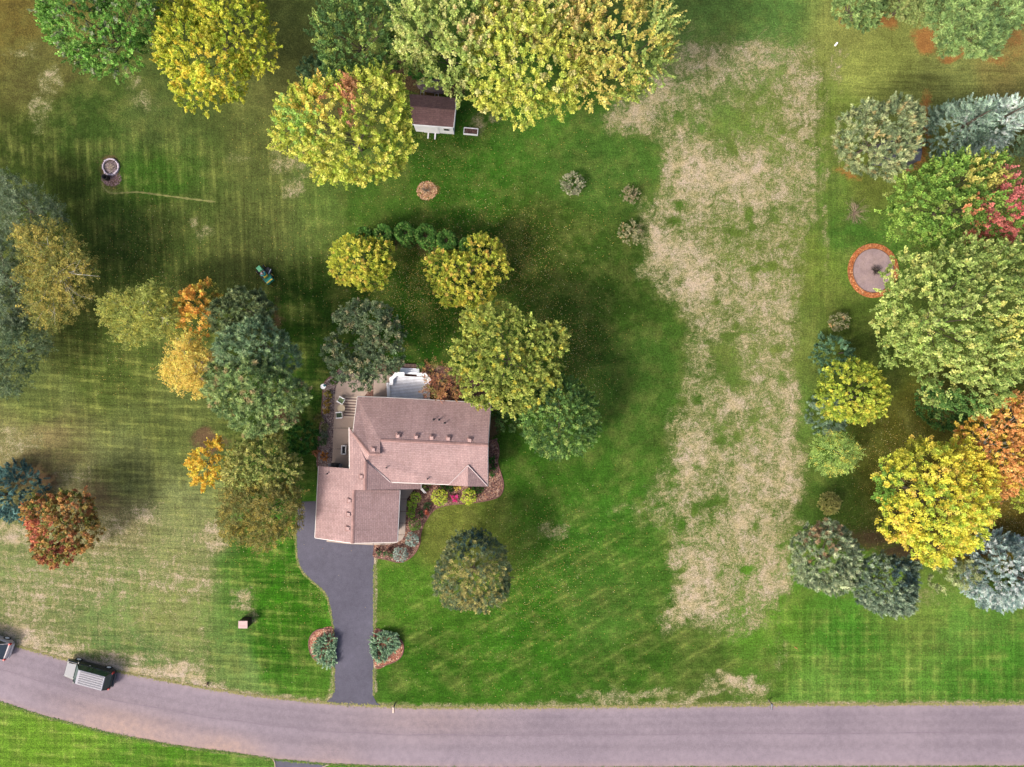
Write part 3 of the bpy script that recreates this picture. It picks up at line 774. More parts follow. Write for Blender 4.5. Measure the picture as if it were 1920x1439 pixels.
# patio and sidewalk in separate slabs
def slabs(name, polys, mat, z):
    root = empty(name, kind='structure')
    for pl in polys:
        q = [P(a_, b_) for a_, b_ in pl]; c_ = sum(q, Vector()) / len(q)
        pts = []
        for p in q:
            d = (c_ - p); pts.append(p + d.normalized() * 0.035)
        ar = sum(pts[i].x * pts[(i + 1) % len(pts)].y - pts[(i + 1) % len(pts)].x * pts[i].y for i in range(len(pts)))
        if ar < 0: pts = pts[::-1]
        MB().prism([(p.x, p.y) for p in pts], 0.0, z + random.uniform(-.004, .004)).build('slab', mat, root)
    return root
slabs('patio', [[(650, 700), (700, 700), (700, 722), (672, 760), (627, 757), (627, 742), (630, 725), (638, 710)],
                [(627, 757), (700, 760), (700, 803), (625, 803)], [(700, 700), (733, 704), (733, 760), (700, 760)], [(625, 803), (662, 803), (662, 842), (623.5, 842)], [(623.5, 842), (662, 842), (662, 884), (622, 882)]], CONC2, 0.06)
slabs('sidewalk', [[(742, 914), (778, 915), (764, 936), (742, 936)], [(742, 936), (764, 936), (762, 959), (742, 959)], [(742, 959), (762, 959), (761, 981), (742, 981)], [(742, 981), (761, 981), (760, 1003), (742, 1003)],
                   [(742, 1003), (760, 1003), (755, 1012), (745, 1018), (735, 1021), (735, 1003)], [(735, 1003), (735, 1021), (700, 1022.5), (700, 1003)], [(700, 1003), (700, 1022.5), (655, 1020.5), (655, 1003)], [(655, 1003), (655, 1020.5), (612, 1016), (612, 1003)]], CONC, 0.07)
# deck
deck = empty('deck', label='white painted deck with bench rails and steps behind the house', cat='deck')
yy = 706.0
while yy < 757:
    x0 = 730 if yy > 719 else 741 - (yy - 706) * 0.85
    a_, b_ = P(x0, yy, 0.5), P(806 - (0 if yy > 716 else (716 - yy)), yy + 2.6, 0.5)
    c_ = (a_ + b_) / 2
    MB().box((c_.x, c_.y, 0.5 + random.uniform(-.003, .003)), (b_.x - a_.x, 0.112, 0.04), rz0).build('deck_board', DECKM, deck)
    yy += 2.74
def rail(p, q, wd, z, h, nm='bench_rail'):
    a_, b_ = P(*p, z), P(*q, z); d = b_ - a_; c_ = (a_ + b_) / 2
    MB().box((c_.x, c_.y, z - h / 2), (d.length + wd, wd, h), math.atan2(d.y, d.x)).build(nm, WHITE, deck, bevel=.02)
rail((733.5, 719), (734, 711), .34, .98, .42); rail((734, 711), (743, 701.5), .34, .975, .42); rail((743, 701.5), (755, 701.5), .34, .97, .42)
rail((785, 702.5), (797, 703.5), .34, .97, .42); rail((797, 703.5), (804, 712), .34, .975, .42)
rail((726.5, 720), (728, 744), .22, .62, .5, 'side_step'); rail((730, 719.5), (731, 743), .10, .70, .12, 'edge_board')
for i in range(3):
    a_, b_ = P(750 + i * .6, 699 - i * 3.6), P(787 - i * .4, 701 - i * 3.6)
    c_ = (a_ + b_) / 2
    MB().box((c_.x, c_.y, (0.42 - .13 * i) / 2), ((b_ - a_).length, .2, 0.42 - .13 * i), rz0).build('step', DECKM, deck)
MB().box(P(768, 730, 0) + Vector((0, 0, .22)), (3.5, 2.2, .42), rz0).build('deck_skirt', WOOD, deck)
edging = MB()
pb = empty('planter_edge', label='low brown timber edging of the bed north of the deck steps', cat='edging')
for i in range(5):
    a_ = P(752 + i * 7.4, 685.3 + .25 * i); MB().box((a_.x, a_.y, .1), (.36, .30, .2), rz0).build('timber_block', worn('timber', alb(120, 96, 86), 0.9, 0.3), pb)

# ------------------------------------------------------------------ shed, boat, planter, ramp
shed = empty('garden_shed', label='small garden shed with brown gable roof and white front wall', cat='shed')
sA, sB, sC, sD = P(767.5, 176.5, 2.3), P(854.3, 184, 2.3), P(849.8, 239, 2.3), P(773, 233, 2.3)
sE, sF = P(769, 199, 3.0), P(853.5, 206.8, 3.0)
roof_face(None, [sA, sB, sF, sE], 'roof_slope', SHINGLE2, shed, .08); roof_face(None, [sE, sF, sC, sD], 'roof_slope', SHINGLE2, shed, .08)
cen = (sA + sB + sC + sD) / 4
ins = [cen + (p - cen) * 0.96 for p in (sA, sB, sC, sD)]
MB().prism([(p.x, p.y) for p in ins][::-1], 0, 2.22).build('wall', WHITE, shed)
angs = math.atan2((sC - sD).y, (sC - sD).x)
def shed_pt(u, z, out=0.0):
    p = ins[3].lerp(ins[2], u); n_ = Vector((math.sin(angs), -math.cos(angs), 0)) * out
    return Vector((p.x, p.y, z)) + n_
MB().box(shed_pt(.42, 1.0, .03), (1.5, .06, 1.9), angs).build('door', WHITE, shed)
wf = MB().box(shed_pt(.83, 1.4, .02), (.6, .07, .6), angs).build('window', TRIM, shed); MB().box(shed_pt(.83, 1.4, .05), (.48, .05, .48), angs).build('pane', GLASS, wf)
for s_, t_ in ((sB, sF), (sF, sC)): MB().tube([s_ + Vector((.03, 0, -.04)), t_ + Vector((.03, 0, -.04))], .05, 4).build('rake_board', WHITE, shed)
MB().tube([sD + Vector((0, -.03, -.03)), sC + Vector((0, -.03, -.03))], .05, 4).build('fascia', WHITE, shed)
ramp = empty('ramp_rails', label='pair of white rails leading from the shed door onto the lawn', cat='ramp')
for x_ in (803.5, 816.5):
    a_, b_ = P(x_, 244, .2), P(x_ - 1, 260.5 + (x_ > 810) * 1.5, .04); c_ = (a_ + b_) / 2; d = b_ - a_
    MB().box(c_ + Vector((0, 0, 0)), (d.length, .13, .08), math.atan2(d.y, d.x)).build('rail', WHITE, ramp)
boat = empty('covered_boat', P(810, 166, 0), rz=-math.radians(5), label='small boat under a grey brown tarp behind the shed', cat='boat')
mb = MB(); st_ = []
for i, (x_, wd, h_) in enumerate(((-1.45, .05, .75), (-1.25, .35, .72), (-.8, .55, .70), (-.2, .66, .70), (.5, .70, .72), (1.1, .66, .74), (1.3, .58, .70))):
    st_.append([(x_, -wd, h_ - .12), (x_, -wd * .75, h_), (x_, 0, h_ + .14), (x_, wd * .75, h_), (x_, wd, h_ - .12), (x_, wd * .6, .38), (x_, -wd * .6, .38)])
vs = [v for s_ in st_ for v in s_]; k = 7; fs = []
for i in range(len(st_) - 1):
    for j in range(k): fs.append((i * k + j, i * k + (j + 1) % k, (i + 1) * k + (j + 1) % k, (i + 1) * k + j))
fs += [tuple(range(k)), tuple(reversed(range((len(st_) - 1) * k, len(st_) * k)))]
mb.add(vs, [f[::-1] for f in fs]); mb.build('tarp', worn('tarp', alb(122, 104, 112), 0.7, 0.4, 2.5), boat, smooth=False)
MB().box((-.35, .33, .80), (1.2, .08, .03), .03).build('blue_stripe', worn('blue_trim', alb(120, 170, 205), .5), boat)
for x_ in (-.85, .55):
    tr = empty('sawhorse', P(810, 166, 0), rz=-math.radians(5), label='white metal stand under the %s end of the covered boat' % ('bow' if x_ < 0 else 'stern'), cat='stand')
    for dx in (-.17, .17): MB().tube([(x_ + dx, -.95, .02), (x_ + dx, -.95, .36), (x_ + dx, .5, .36)], .025, 5).build('leg', STEEL, tr)
    MB().tube([(x_ - .17, -.95, .36), (x_ + .17, -.95, .36)], .025, 5).build('cross_bar', STEEL, tr)
    MB().tube([(x_ - .17, -.6, .37), (x_ + .17, -.6, .37)], .025, 5).build('cross_bar', STEEL, tr)
pbx = empty('raised_planter', P(883, 248), rz=-math.radians(5), label='small white framed planter box of soil right of the shed', cat='planter')
for (x_, y_, a_, b_) in ((0, .29, 1.4, .07), (0, -.29, 1.4, .07), (-.67, 0, .07, .5), (.67, 0, .07, .5)): MB().box((x_, y_, .15), (a_, b_, .3)).build('side_board', WHITE, pbx)
MB().box((0, 0, .1), (1.27, .51, .2)).build('soil', mulch_mat('soil', alb(120, 92, 90), alb(150, 112, 104), alb(180, 150, 140), 9), pbx)

neigh = empty('neighbour_shed', label='dark sided shed mostly hidden under the big pine, grey roof corner showing', cat='shed')
q = [P(1655, 262, 2.6), P(1728, 268, 2.6), P(1726, 302, 2.6), P(1653, 296, 2.6)]
qe, qf = P(1654, 279, 3.2), P(1729, 270+14, 3.2)
GREYSH = shingle_mat('grey_shingles', alb(120, 124, 140), alb(104, 108, 124))
roof_face(None, [q[0], q[1], qf, qe], 'roof_slope', GREYSH, neigh, .08); roof_face(None, [qe, qf, q[2], q[3]], 'roof_slope', GREYSH, neigh, .08)
cen = sum(q, Vector()) / 4; MB().prism([((cen + (p - cen) * .95).x, (cen + (p - cen) * .95).y) for p in q][::-1], 0, 2.5).build('wall', worn('dark_siding', (0.05, 0.05, 0.07)), neigh)
MB().box(P(1694, 318, .5), (1.6, .06, 1.0), 0).build('door', worn('brown_door', (.2, .08, .05)), neigh)

# ------------------------------------------------------------------ fire pit and barrel
fp = empty('fire_pit', P(208.5, 314, 0), label='round fire pit ringed with pale stones on the west lawn', cat='fire pit')
STONE = worn('pale_stone', alb(236, 220, 232), 0.85, 0.35, 4)
ash = MB(); ash.lathe((0, 0, 0), [(.66, .0), (.6, .05), (.3, .07), (.01, .06)], 20); ash.build('ash', mulch_mat('ash', alb(150, 130, 130), alb(190, 168, 168), alb(220, 206, 190), 8), fp, smooth=True)
stone_me = MB().box((0, 0, .11), (.27, .18, .22), taper=.9).build('stone', STONE, fp, bevel=.03)
for i in range(19):
    a_ = 2 * math.pi * i / 19
    o = stone_me if i == 0 else stone_me.copy()
    if i: COL.objects.link(o)
    o.parent = fp; o.location = (.74 * math.cos(a_) * (1 + random.uniform(-.04, .04)), .78 * math.sin(a_), random.uniform(-.03, .02)); o.rotation_euler = (random.uniform(-.1, .1), random.uniform(-.1, .1), a_ + math.pi / 2 + random.uniform(-.15, .15)); o.scale = (random.uniform(.8, 1.1), random.uniform(.8, 1.2), random.uniform(.8, 1.2))
for i in range(6):
    a_ = random.uniform(0, 6.28); MB().tube([(.35 * math.cos(a_), .35 * math.sin(a_), .09), (-.3 * math.cos(a_ + .5), -.3 * math.sin(a_ + .5), .16)], .04, 5).build('log', worn('burnt_log', (.28, .22, .17)), fp)
br_ = empty('burn_barrel', P(202.5, 335, 0), label='black open topped barrel beside the fire pit', cat='barrel')
mb = MB(); mb.lathe((0, 0, 0), [(.24, 0), (.25, .4), (.26, .7), (.26, .72), (.225, .72), (.22, .1), (.01, .08)], 18); mb.build('barrel_wall', worn('sooty_metal', (.018, .016, .018), .7, .4), br_, smooth=True)
scatter_chips('ash_ground', [(209 + 20 * math.cos(a_ / 3), 336 + 15 * math.sin(a_ / 3)) for a_ in range(19)], 600, [(150, 120, 130), (120, 90, 90), (180, 150, 150)], .05, .01, 8)
tag(bpy.data.objects['ash_ground'], 'scattered purple grey ash on the ground around the black barrel', 'ash')

# ------------------------------------------------------------------ vegetation
FT = [0]
def ndir(n, r):
    v = r.normal(size=(n, 3)); return v / np.linalg.norm(v, axis=1)[:, None]
def unit(v): return v / (np.linalg.norm(v, axis=-1, keepdims=True) + 1e-9)
def cards(C, A, N, L, W, shape='kite'):
    """leaf cards: centres C, long axes A, normals N"""
    B = unit(np.cross(N, A)); A = unit(A)
    L = L[:, None]; W = W[:, None]; n = len(C)
    if shape == 'kite':
        V = np.stack([C - A * L * .5, C + B * W * .5 + A * L * .05, C + A * L * .5, C - B * W * .5 + A * L * .05], 1).reshape(-1, 3)
        F = np.arange(4 * n).reshape(n, 4); FT[0] += 2 * n
    else:
        V = np.stack([C - A * L * .5 + B * W * .5, C - A * L * .5 - B * W * .5, C + A * L * .5], 1).reshape(-1, 3)
        F = np.arange(3 * n).reshape(n, 3); FT[0] += n
    return V, F
def lump(d, seed, f=3.0):
    r = np.random.default_rng(seed); o = np.zeros(len(d))
    for k in range(9):
        a_ = unit(r.normal(size=3)); o += np.sin(d @ a_ * f * r.uniform(.7, 2.2) + r.uniform(0, 6.28)) / (1 + .15 * k)
    return o / 5.0

KINDS = {
 #         shoots/m2, leaves, length, radius, leafL, leafW, out, up, lump amp, gap, shape, trans
 'maple': dict(sh=5.2, n=45, L=.95, r=.24, l=.20, w=.155, out=.55, up=.55, amp=.17, gap=-1.15, zmin=-.25, depth=.42),
 'fine':  dict(sh=7.0, n=32, L=.6, r=.18, l=.20, w=.15, out=.6, up=.35, amp=.14, gap=-1.2, zmin=-.3, depth=.45),
 'round': dict(sh=9, n=32, L=.45, r=.19, l=.17, w=.12, out=.6, up=.5, amp=.09, gap=-1.2, zmin=-.3, depth=.3),
 'oak':   dict(sh=8, n=34, L=.5, r=.26, l=.19, w=.12, out=.5, up=.6, amp=.16, gap=-.9, zmin=-.25, depth=.4),
 'sparse':dict(sh=6, n=20, L=.7, r=.24, l=.14, w=.10, out=.4, up=.1, amp=.18, gap=-.55, zmin=-.75, depth=.75),
 'pine':  dict(sh=9.0, n=45, L=.5, r=.20, l=.28, w=.09, out=.45, up=.8, amp=.16, gap=-1.3, zmin=-.3, depth=.45, tri=1),
 'spruce':dict(sh=9, n=44, L=.75, r=.13, l=.26, w=.08, out=.9, up=.30, amp=.10, gap=-1.1, zmin=-.1, depth=.3, tri=1, cone=1),
 'shrub': dict(sh=22, n=22, L=.22, r=.10, l=.11, w=.07, out=.6, up=.6, amp=.10, gap=-1.3, zmin=-.2, depth=.35),
}
SEED = [100]
def crown_pts(lobes, h, K, r, rz=None, hf=None):
    """sample shoots on a union of lobes; returns base, direction, outward normal, z-depth weight"""
    B = []; D = []; O = []
    LW = []
    for lb in lobes:
        px, py, rp = lb[:3]; rp = rp * K.get('rk', .99); top_ = h * (lb[3] if len(lb) > 3 else 1.0)
        if K.get('cone'):
            zc = top_ * .32; c = P(px, py, zc); rw = rp / PXM * (CAMH - zc) / CAMH
            LW.append((np.array([c.x, c.y, 0.25]), rw, top_ - 0.25))
        else:
            rw = rp / PXM * (CAMH - top_ * .7) / CAMH
            rzz = min(rw * (rz or .85), top_ * .48)
            zc = top_ - rzz; c = P(px, py, zc + rzz * .25)
            LW.append((np.array([c.x, c.y, zc]), rw, rzz))
    for i, (c, rw, rzz) in enumerate(LW):
        seed = SEED[0] * 31 + i
        if K.get('cone'):
            n = int(K['sh'] * math.pi * rw * math.hypot(rw, rzz) * .85)
            u = r.uniform(0, 1, n); zz = (1 - np.sqrt(1 - u * .995))       # more shoots low down
            az = r.uniform(0, 6.283, n)
            rad = (1 - zz ** 1.35) ** .75
            d = np.stack([np.cos(az), np.sin(az), zz * 1.4], -1)
            # whorls of branches
            wh = 1 + .12 * np.sin(zz * rzz * 6.5 + 1.5 * np.sin(az * 3)) + K['amp'] * lump(d, seed, 4) + .06 * lump(d, seed + 3, 12)
            dep = 1 - K['depth'] * r.random(n) ** 2.2
            q = np.stack([np.cos(az) * rad * rw * wh * dep, np.sin(az) * rad * rw * wh * dep, zz * rzz * .97], -1)
            outn = unit(np.stack([np.cos(az), np.sin(az), .35 + .9 * zz * rw / rzz], -1))
        else:
            n = int(K['sh'] * 2 * math.pi * rw * (rw * .45 + rzz * .65) * 1.25)
            d = ndir(n, r); d = d[d[:, 2] > K['zmin']]; n = len(d)
            g = lump(d, seed + 7, 5.0)
            d = d[g > K['gap']]; n = len(d)
            wh = 1 + K['amp'] * lump(d, seed, 3.2) + K.get('amp2', .09) * lump(d, seed + 3, 9.5)
            dep = 1 - K['depth'] * r.random(n) ** 1.7
            q = d * np.stack([rw * wh * dep, rw * wh * dep, rzz * wh * dep], -1) * .93
            outn = unit(d * np.array([1, 1, rw / rzz]))
        q = q + c
        keep = np.ones(n, bool)
        for j, (c2, rw2, rz2) in enumerate(LW):
            if j == i: continue
            if K.get('cone'):
                zz2 = np.clip((q[:, 2] - c2[2]) / rz2, 0, 1)
                dd = np.hypot(q[:, 0] - c2[0], q[:, 1] - c2[1]) / (rw2 * (1 - zz2 ** 1.35) ** .75 + 1e-3)
                keep &= (dd > .72) | (q[:, 2] > c2[2] + rz2)
            else:
                dd = np.sqrt((((q - c2) / np.array([rw2, rw2, rz2])) ** 2).sum(1)); keep &= dd > .74
        keep &= q[:, 2] > .12
        B.append(q[keep]); O.append(outn[keep])
    B = np.concatenate(B); O = np.concatenate(O)
    return B, O, LW

def palette_pick(pal, B, r, zones):
    cols = np.array([lin(p[:3]) for p in pal]); wts = np.array([p[3] if len(p) > 3 else 1 for p in pal], float); wts /= wts.sum()
    n = len(B)
    q = .5 * lump(B, int(r.integers(1e6)), 1.1) + .35 * lump(B, int(r.integers(1e6)), 2.6) + r.normal(size=n) * .45
    rk = np.argsort(np.argsort(q)) / max(n, 1)
    order = r.permutation(len(cols)); cum = np.cumsum(wts[order])
    ci = cols[order[np.clip(np.searchsorted(cum, rk), 0, len(cols) - 1)]]
    ci = ci * (1 + .13 * np.clip(lump(B, int(r.integers(1e6)), 1.8), -1.5, 1.5))[:, None]
    sx = 960 + B[:, 0] * PXM * CAMH / (CAMH - B[:, 2]); sy = 719.5 - B[:, 1] * PXM * CAMH / (CAMH - B[:, 2])
    for (zx, zy, zr, col, s_) in zones:
        f = np.exp(-(((sx - zx) ** 2 + (sy - zy) ** 2) / zr ** 2) ** 1.5) * s_
        m = r.random(n) < f
        ci[m] = lin(col)
    return ci

LEAFGAIN = 0.86
def foliage(name, parent, B, O, K, pal, r, zones=(), leafk=1.0, mat=None, sizek=1.0, jit=.16):
    n = len(B); k = K['n']
    D = unit(O * K['out'] + np.array([0, 0, K['up']]) + r.normal(size=(n, 3)) * .28)
    ci = palette_pick(pal, B, r, zones) * np.clip(r.normal(1, jit, (n, 1)), .5, 1.6) / LEAFGAIN
    Ls = K['L'] * sizek * r.uniform(.55, 1.35, n)
    t_ = r.random((n, k)); 
    rad = K['r'] * sizek * (1.1 - .75 * t_) * np.sqrt(r.random((n, k)))
    rnd = ndir(n * k, r).reshape(n, k, 3)
    C = B[:, None] + D[:, None] * (t_ * Ls[:, None])[..., None] + rnd * rad[..., None] * 1.3
    if K.get('tri'):
        A = unit(D[:, None] * .75 + rnd * .75)
        N = unit(np.cross(A, ndir(n * k, r).reshape(n, k, 3)))
    else:
        A = unit(D[:, None] * .6 + rnd * .9)
        N = unit(O[:, None] * .5 + np.array([0, 0, .55]) + ndir(n * k, r).reshape(n, k, 3) * .8)
    C = C.reshape(-1, 3); A = A.reshape(-1, 3); N = N.reshape(-1, 3)
    m = n * k
    L_ = K['l'] * leafk * r.uniform(.6, 1.35, m); W_ = K['w'] * leafk * r.uniform(.7, 1.3, m)
    tc = np.repeat(ci, k, 0) * np.clip(r.normal(1, .17, (m, 1)), .45, 1.6) * np.clip(r.normal(1, .05, (m, 3)), .8, 1.2)
    ok = C[:, 2] > .04
    C, A, N, L_, W_, tc = C[ok], A[ok], N[ok], L_[ok], W_[ok], tc[ok]
    tc = tc * .86 + tc.mean(1, keepdims=True) * .14
    V, F = cards(C, A, N, L_, W_, 'tri' if K.get('tri') else 'kite')
    o = raw_mesh(name, V, F, mat or (NEEDLE if K.get('tri') else LEAF), parent, tint=np.clip(tc * (np.array([1.42, 1.36, 1.14]) if K.get('tri') else np.array([1.02, 1.02, .88])), 0, .8))
    return o

def limb_tree(parent, root, h, LW, r, mat, nl=14, thick=.16, tips=None, name='trunk', cone=False):
    mb = MB()
    rt = Vector(root)
    cmean = sum((Vector(c) for c, _, _ in LW), Vector()) / len(LW)
    topz = (max(c[2] + z for c, _, z in LW)) * (.93 if cone else .62)
    tp = Vector((cmean.x, cmean.y, topz))
    tr_pts = [rt, rt.lerp(tp, .35) + Vector((r.normal() * .1, r.normal() * .1, 0)), rt.lerp(tp, .7), tp]
    mb.tube(tr_pts, [thick, thick * .8, thick * .5, thick * .12], 7)
    tk = mb.build(name, mat, parent)
    return tk, tr_pts

def limbs(parent, tr_pts, B, r, mat, n, r0=.06, name='branch_work', sub=2):
    mb = MB()
    ids = r.choice(len(B), min(n, len(B)), replace=False)
    for i in ids:
        e = Vector(B[i]) * (1.04 if mat is BARKPALE else .92); s_ = r.uniform(.3, .8); j = min(int(s_ * 3), 2)
        st_ = tr_pts[j].lerp(tr_pts[j + 1], s_ * 3 - j)
        if st_.z > e.z + 1: st_ = tr_pts[0].lerp(tr_pts[-1], max(.15, min(.8, (e.z - 1) / max(tr_pts[-1].z, 1))))
        mid = st_.lerp(e, .5) + Vector((r.normal() * .15, r.normal() * .15, .12 * (e - st_).length * .6))
        ln = (e - st_).length; rr = r0 * (.5 + .12 * ln)
        q1 = st_.lerp(mid, .5) * .5 + (st_ * .25 + mid * .25); 
        pts = [st_, st_.lerp(mid, .55), mid, mid.lerp(e, .6) + Vector((0, 0, .05 * ln)), e]
        mb.tube(pts, [rr, rr * .8, rr * .6, rr * .4, rr * .15], 5, cap=False)
        for _ in range(sub):
            f = r.uniform(.4, .85); b0 = mid.lerp(e, (f - .4) / .6)
            ee = b0 + (e - st_).normalized() * ln * r.uniform(.15, .35) + Vector(tuple(r.normal(size=3) * ln * .12))
            mb.tube([b0, b0.lerp(ee, .5) + Vector((0, 0, .05)), ee], [rr * .4, rr * .28, rr * .08], 4, cap=False)
    FT[0] += len(mb.f) * 2
    return mb.build(name, mat, parent)

def tree(name, label, lobes, h, kind, pal, zones=(), cat='tree', group=None, dens=1.0, leafk=1.0, bark=BARK, nl=16, r0=.05, thick=.17, rz=None, jit=.16, sub=2, root=None, **over):
    SEED[0] += 1; r = np.random.default_rng(SEED[0])
    K = dict(KINDS[kind]); K.update(over); K['sh'] = K['sh'] * dens; K['l'] *= .88; K['w'] *= .88; K['n'] = int(K['n'] * 1.22)
    B, O, LW = crown_pts(lobes, h, K, r, rz)
    cm = sum((Vector(c) * rw for c, rw, _ in LW), Vector()) / sum(rw for _, rw, _ in LW)
    base = Vector((cm.x * 1.035, cm.y * 1.035, 0)) if root is None else P(*root)
    e = empty(name, base, label=label, cat=cat, group=group)
    off = np.array(base)
    LW = [(c - off, rw, z) for c, rw, z in LW]
    Bl = B - off
    # colour zones need place coordinates, so foliage is built there and moved into the tree's frame
    crown = foliage('crown' if cat == 'tree' else 'foliage', None, B, O, K, pal, r, zones, leafk, jit=jit)
    crown.data.transform(Matrix.Translation(-base)); crown.parent = e
    tk, tp = limb_tree(e, (0, 0, 0), h, LW, r, bark, thick=thick, cone=K.get('cone'), name='trunk' if cat == 'tree' else 'stem')
    if nl >= 6 and not K.get('cone'): limbs(e, tp, Bl, r, bark, max(nl, 12), r0, sub=sub, name='limb')
    return e
# palettes (as photographed in sun)
YG = [(196, 200, 84, 3), (170, 182, 62, 3), (214, 206, 96, 2), (140, 160, 52, 2)]
GRN = [(96, 128, 56, 3), (120, 148, 74, 2), (76, 108, 48, 2), (140, 156, 84, 1)]
tree('maple_tree', 'light green tree with upswept fine leaves in the top left corner', [(150, 30, 78), (205, 75, 62, .9), (120, -10, 50), (235, 20, 60, .95), (185, 100, 40, .8)], 11, 'fine', [(112, 160, 66, 3), (134, 178, 84, 2), (92, 134, 60, 2), (136, 146, 120, 1)], L=.8)
tree('locust_tree', 'bright golden yellow tree left of the top centre with feathery leaves', [(345, 85, 62, .95), (395, 110, 62), (445, 55, 66), (365, 165, 44, .8), (480, 95, 40, .85), (420, 10, 60), (335, 40, 45, .8), (430, 150, 40, .75)], 10.5, 'fine', [(196, 196, 56, 3), (172, 182, 46, 3), (140, 160, 42, 2), (220, 200, 66, 1)], [(370, 130, 50, (232, 204, 56), .45), (405, 165, 30, (240, 206, 66), .45)])
tree('maple_tree', 'dark green and olive maple above the red tinged yellow maple', [(670, 60, 74), (640, 100, 42, .85), (705, 25, 50, .95), (625, 60, 40, .85), (690, 100, 46, .9)], 10, 'maple', [(88, 122, 66, 3), (112, 142, 74, 2), (150, 168, 84, 2), (74, 106, 62, 2)], n=34)
tree('pine_shrub', 'low bluish green conifer left of the dark maple at the top', [(588, 135, 30), (612, 140, 26)], 3.2, 'pine', [(84, 116, 84, 2), (104, 130, 96, 1), (70, 98, 72, 1)], thick=.08, nl=4)
tree('round_shrub', 'small round dark green shrub in the shade left of the boat', [(728, 112, 22)], 2.6, 'round', [(52, 94, 40, 2), (66, 108, 48, 1)], thick=.06, nl=4, cat='shrub')
tree('maple_tree', 'large yellow green maple with a red patch left of the shed', [(570, 240, 62, .88), (610, 215, 70, .97), (690, 205, 72, 1), (655, 275, 76, .95), (725, 255, 50, .85), (710, 290, 46, .8), (620, 295, 44, .78), (715, 175, 45, .9), (560, 200, 36, .8)], 12, 'maple',
     YG, [(650, 172, 30, (190, 136, 100), .75), (655, 210, 22, (184, 130, 106), .4), (600, 205, 36, (232, 196, 88), .7), (560, 230, 40, (150, 184, 90), .5)], L=1.0)
G3 = 'tall yellowing maples along the top edge'
tree('maple_tree', 'light green maple with grey tints above the shed, leftmost of the top group', [(800, 50, 62, .95), (850, 20, 70), (840, 105, 56, .9), (880, 80, 50, .95), (770, 100, 30, .7), (865, 140, 36, .8)], 12.5, 'maple', [(170, 184, 104, 3), (150, 170, 88, 3), (190, 194, 126, 2), (122, 146, 78, 1)], [(900, 50, 40, (200, 180, 130), .3)], L=1.05, r=.21)
tree('maple_tree', 'yellow green maple with hanging lobes at the middle of the top tree group', [(930, 120, 62, .9), (985, 150, 58, .88), (1000, 80, 70, 1), (1040, 130, 60, .9), (920, 170, 38, .75), (975, 200, 34, .68), (1045, 185, 34, .68), (950, 60, 56, .95)], 12.5, 'maple', [(186, 194, 80, 3), (206, 204, 92, 2), (160, 176, 74, 2), (200, 196, 130, 1)], L=.95)
tree('maple_tree', 'beige tipped maple against the top edge behind the yellow green one', [(960, 0, 70, .95), (1040, 10, 80, 1), (1080, 60, 50, .95)], 12.5, 'maple', [(196, 186, 118, 3), (168, 174, 92, 2), (212, 186, 120, 2), (140, 156, 84, 1)], L=1.05, r=.2)
tree('maple_tree', 'orange beige maple with long finger like branches, rightmost of the top group', [(1130, 60, 66, .95), (1185, 80, 72, 1), (1220, 40, 46, .92), (1160, 140, 50, .85), (1215, 110, 44, .85), (1150, 0, 60), (1120, 165, 34, .72), (1235, 70, 30, .8)], 13, 'maple', [(212, 194, 108, 4), (198, 186, 94, 3), (176, 176, 84, 2), (152, 164, 80, 2)], [(1235, 130, 44, (140, 162, 84), .9), (1245, 50, 30, (164, 182, 104), .8), (1185, 165, 30, (150, 170, 70), .5)], L=1.45, r=.17, n=44, sh=4.6)
tree('round_shrub', 'bright green understorey shrub directly above the covered boat', [(790, 125, 26), (785, 100, 20)], 3.2, 'round', [(70, 128, 50, 2), (92, 146, 66, 1)], thick=.06, nl=4, cat='shrub')

tree('ornamental_tree', 'round yellow gold tree west of the arborvitae row ends', [(680, 489, 50, 1), (655, 475, 34, .9), (705, 480, 38, .92), (690, 512, 36, .85), (650, 500, 34, .85)], 4.8, 'round', [(206, 200, 68, 3), (180, 186, 56, 3), (150, 166, 48, 2), (222, 190, 84, 1)], thick=.1, nl=10, r=.2, L=.42)
tree('ornamental_tree', 'heart shaped yellow gold tree below the right end of the arborvitae row', [(905, 480, 42, .95), (830, 500, 36, .88), (870, 515, 50, 1), (890, 545, 36, .85), (845, 545, 30, .8), (925, 500, 30, .85)], 4.8, 'round', [(198, 188, 66, 3), (174, 180, 56, 3), (146, 160, 50, 3), (214, 180, 84, 1)], thick=.1, nl=10, r=.2)
tree('oak_tree', 'dark green crescent shaped tree with bare branches in its gap behind the patio', [(670, 590, 28, .9), (700, 598, 34, 1), (727, 628, 32, .98), (726, 662, 32, .98), (704, 684, 34, .92), (674, 700, 32, .88), (645, 688, 28, .82), (628, 660, 24, .8), (622, 640, 16, .75), (644, 602, 19, .8), (690, 645, 20, .9)], 8, 'oak', [(96, 116, 88, 3), (118, 132, 100, 2), (80, 98, 76, 2), (146, 140, 112, 1)], zmin=-.15, gap=-1.2, nl=8, r0=.04, depth=.35, sub=1)
tree('maple_tree', 'large olive yellow tree over the north east corner of the house', [(935, 625, 56, .95), (885, 670, 44, .85), (945, 690, 62, 1), (1005, 690, 44, .9), (1030, 640, 34, .9), (905, 725, 40, .82), (960, 748, 32, .75), (1010, 730, 38, .8), (890, 605, 24, .7), (980, 640, 46, .92)], 9, 'fine', [(158, 170, 78, 4), (178, 184, 90, 2), (130, 146, 64, 3), (186, 178, 64, 1)], L=.6, sh=8, n=32)
tree('dogwood_tree', 'thin reddish brown small tree right of the white deck', [(822, 705, 28, 1), (838, 722, 28, .95), (812, 732, 20, .8)], 4.2, 'sparse', [(160, 116, 74, 3), (124, 116, 64, 2), (150, 96, 76, 2)], thick=.07, nl=14, r0=.025, gap=-.9, depth=.5)
